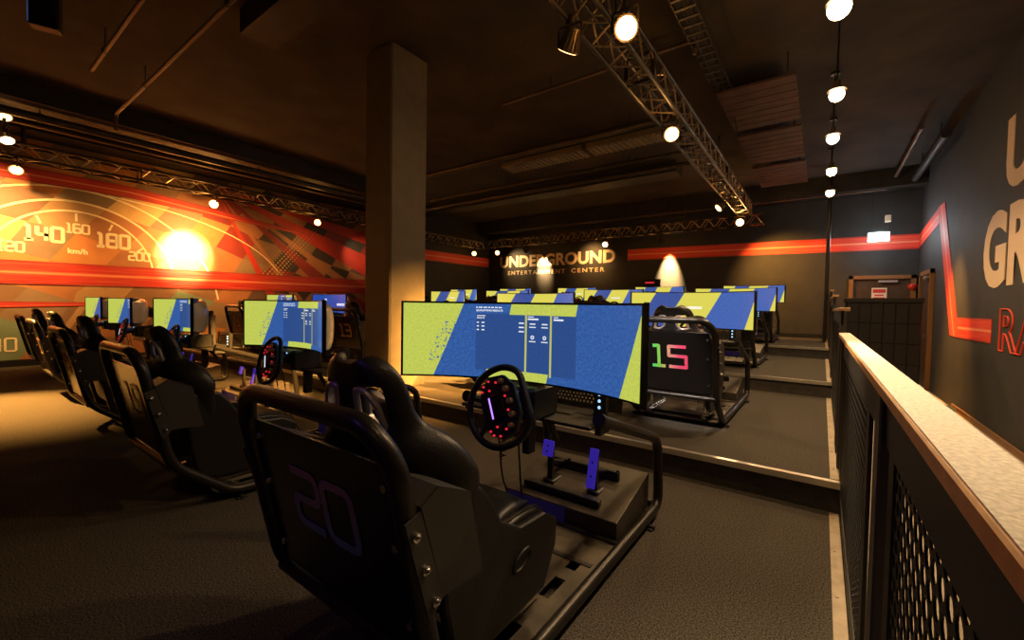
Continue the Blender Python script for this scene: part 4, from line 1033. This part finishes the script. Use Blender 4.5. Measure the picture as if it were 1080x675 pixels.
# ------------------------------------------------------------------ lights
W = bpy.data.worlds.new('w'); sc.world = W; W.use_nodes = True; W.node_tree.nodes['Background'].inputs[0].default_value = (.02,.014,.01,1); W.node_tree.nodes['Background'].inputs[1].default_value = .2
WARM = (1,.46,.095)
def point(loc, e, r=.06, col=WARM):
    l = bpy.data.lights.new('lamp_light','POINT'); l.energy = e; l.shadow_soft_size = r; l.color = col; o = bpy.data.objects.new('lamp_light', l); C.objects.link(o); o.location = loc; return o
for i, (x,y,z) in enumerate(bl): spot_light('lamp_beam', (x,y,z-.10), (x,y,0), [190,110,105,105,110,80,14][i], 134, .6, (1,.66,.34), .06)
for x,y,z in bl[:6]: point((x,y,z-.12), 4.5, .08, (1,.66,.34))
for (x,y,z,tg,lens,lab) in spots:      # glow of each lit head on the truss beside it
    aim = (Vector(tg)-Vector((x,y,z-.2))).normalized(); point(Vector((x,y,z-.2)) + aim*.14, {'bulbsoft': 2.2, 'bulb': 6, 'bulbhot': 14}[lens]*(4 if x < -10 else 1), .05)
B = (
 ((-10.2,3.45,3.0), (XM,3.36,2.25), 3300, 46, 1., (1,.58,.22), .05),
 ((-10.0,3.6,3.0), (XM,3.5,2.1), 420, 125, 1., (1,.46,.12), .05),
 ((-9.7,.5,3.3), (XM,.5,2.2), 900, 84, 1., (1,.50,.15), .05),
 ((-10.1,5.7,3.05), (XM,6.0,2.2), 40, 90, 1., (1,.5,.15), .05),
 ((-10.3,7.0,3.0), (XM,7.75,2.6), 70, 60, 1., (1,.7,.35), .05),
 ((-9.4,8.6,3.0), (-7.4,7.9,1.2), 60, 70, .8, None, .05),
 ((-9.9,-.3,3.05), (-7.15,.45,0), 9000, 32, 1., WARM, .03),
 ((-7.9,12.15,3.15), (-7.85,12.6,2.6), 1500, 50, 1., None, .03),
 ((-3.6,12.25,3.2), (-3.6,12.62,2.1), 5500, 40, 1., None, .03),
 ((-9.2,12.0,3.1), (-9.0,12.6,2.75), 110, 100, 1., None, .05),
 ((-6.0,12.0,3.1), (-6.0,12.6,2.75), 130, 110, 1., (1,.5,.15), .05),
 ((-1.75,3.4,3.15), (-4.0,3.75,.2), 1700, 46, 1., WARM, .04),
 ((-1.75,1.9,3.15), (-5.85,2.35,.1), 9000, 18, .6, WARM, .03),
 ((-1.72,2.55,3.15), (-4.05,4.3,.19), 4500, 34, .9, WARM, .03),
 ((-1.72,6.2,3.2), (-3.95,4.35,.19), 9000, 30, .9, WARM, .03),
 ((.75,9.2,3.3), (XR,9.3,.3), 1200, 46, 1., WARM, .05),
 ((-1.5,11.3,3.2), (-.7,12.6,1.8), 520, 90, 1., WARM, .05),
 ((-10.1,5.9,3.05), (-7.6,3.2,0), 500, 50, .8, WARM, .04),
 ((-1.25,3.0,3.1), (.26,2.3,1.0), 900, 28, 1., (1,.72,.42), .05),
 ((.04,2.40,3.28), (.15,1.35,1.05), 330, 44, 1., (1,.74,.46), .05),  # extra beam added to brighten the near rail cap, no spotlight there
 ((-1.6,5.4,3.15), (-.4,3.6,.2), 90, 80, .9, None, .05),
 ((-1.6,9.0,3.15), (-4,8,.4), 160, 90, .9, None, .05),
 ((-1.6,10.9,3.15), (-.5,6,.2), 160, 80, .9, None, .05),
 ((-2.2,-2.2,3.4), (-1.2,.9,.8), 20, 50, .8, (.35,.12,1.), .15),
 ((-1.45,.95,3.3), (-1.04,3.62,.80), 900, 13, .8, (1,.86,.72), .03),  # added spot without a fixture, brightens the numerals on the second row board
 ((.5,-1.9,3.6), (.6,2.0,.4), 6, 95, .9, None, .05))
for lo, tg, e, sz, bl_, col, rad in B: spot_light('spot_beam', lo, tg, e, sz, bl_, col or (1,.62,.26), rad)
point((.93,11.9,2.85), 26, .12, (.85,.93,1.))

# ------------------------------------------------------------------ camera
R = Matrix(((0.80759349,-0.03219014,0.58886039),(0.58949524,0.01532327,-0.8076265),(0.01697434,0.99936429,0.03135091)))
cam = bpy.data.cameras.new('camera'); co = bpy.data.objects.new('camera', cam); C.objects.link(co)
co.matrix_world = Matrix.Translation((0,0,1.2)) @ R.normalized().to_4x4()
cam.sensor_width = 36; cam.sensor_fit = 'HORIZONTAL'; cam.lens = 448/1080*36; cam.clip_start = .01
sc.camera = co
sc.view_settings.view_transform = 'Standard'; sc.view_settings.look = 'None'; sc.view_settings.exposure = 0; sc.view_settings.gamma = 1
sc.view_settings.use_curve_mapping = False
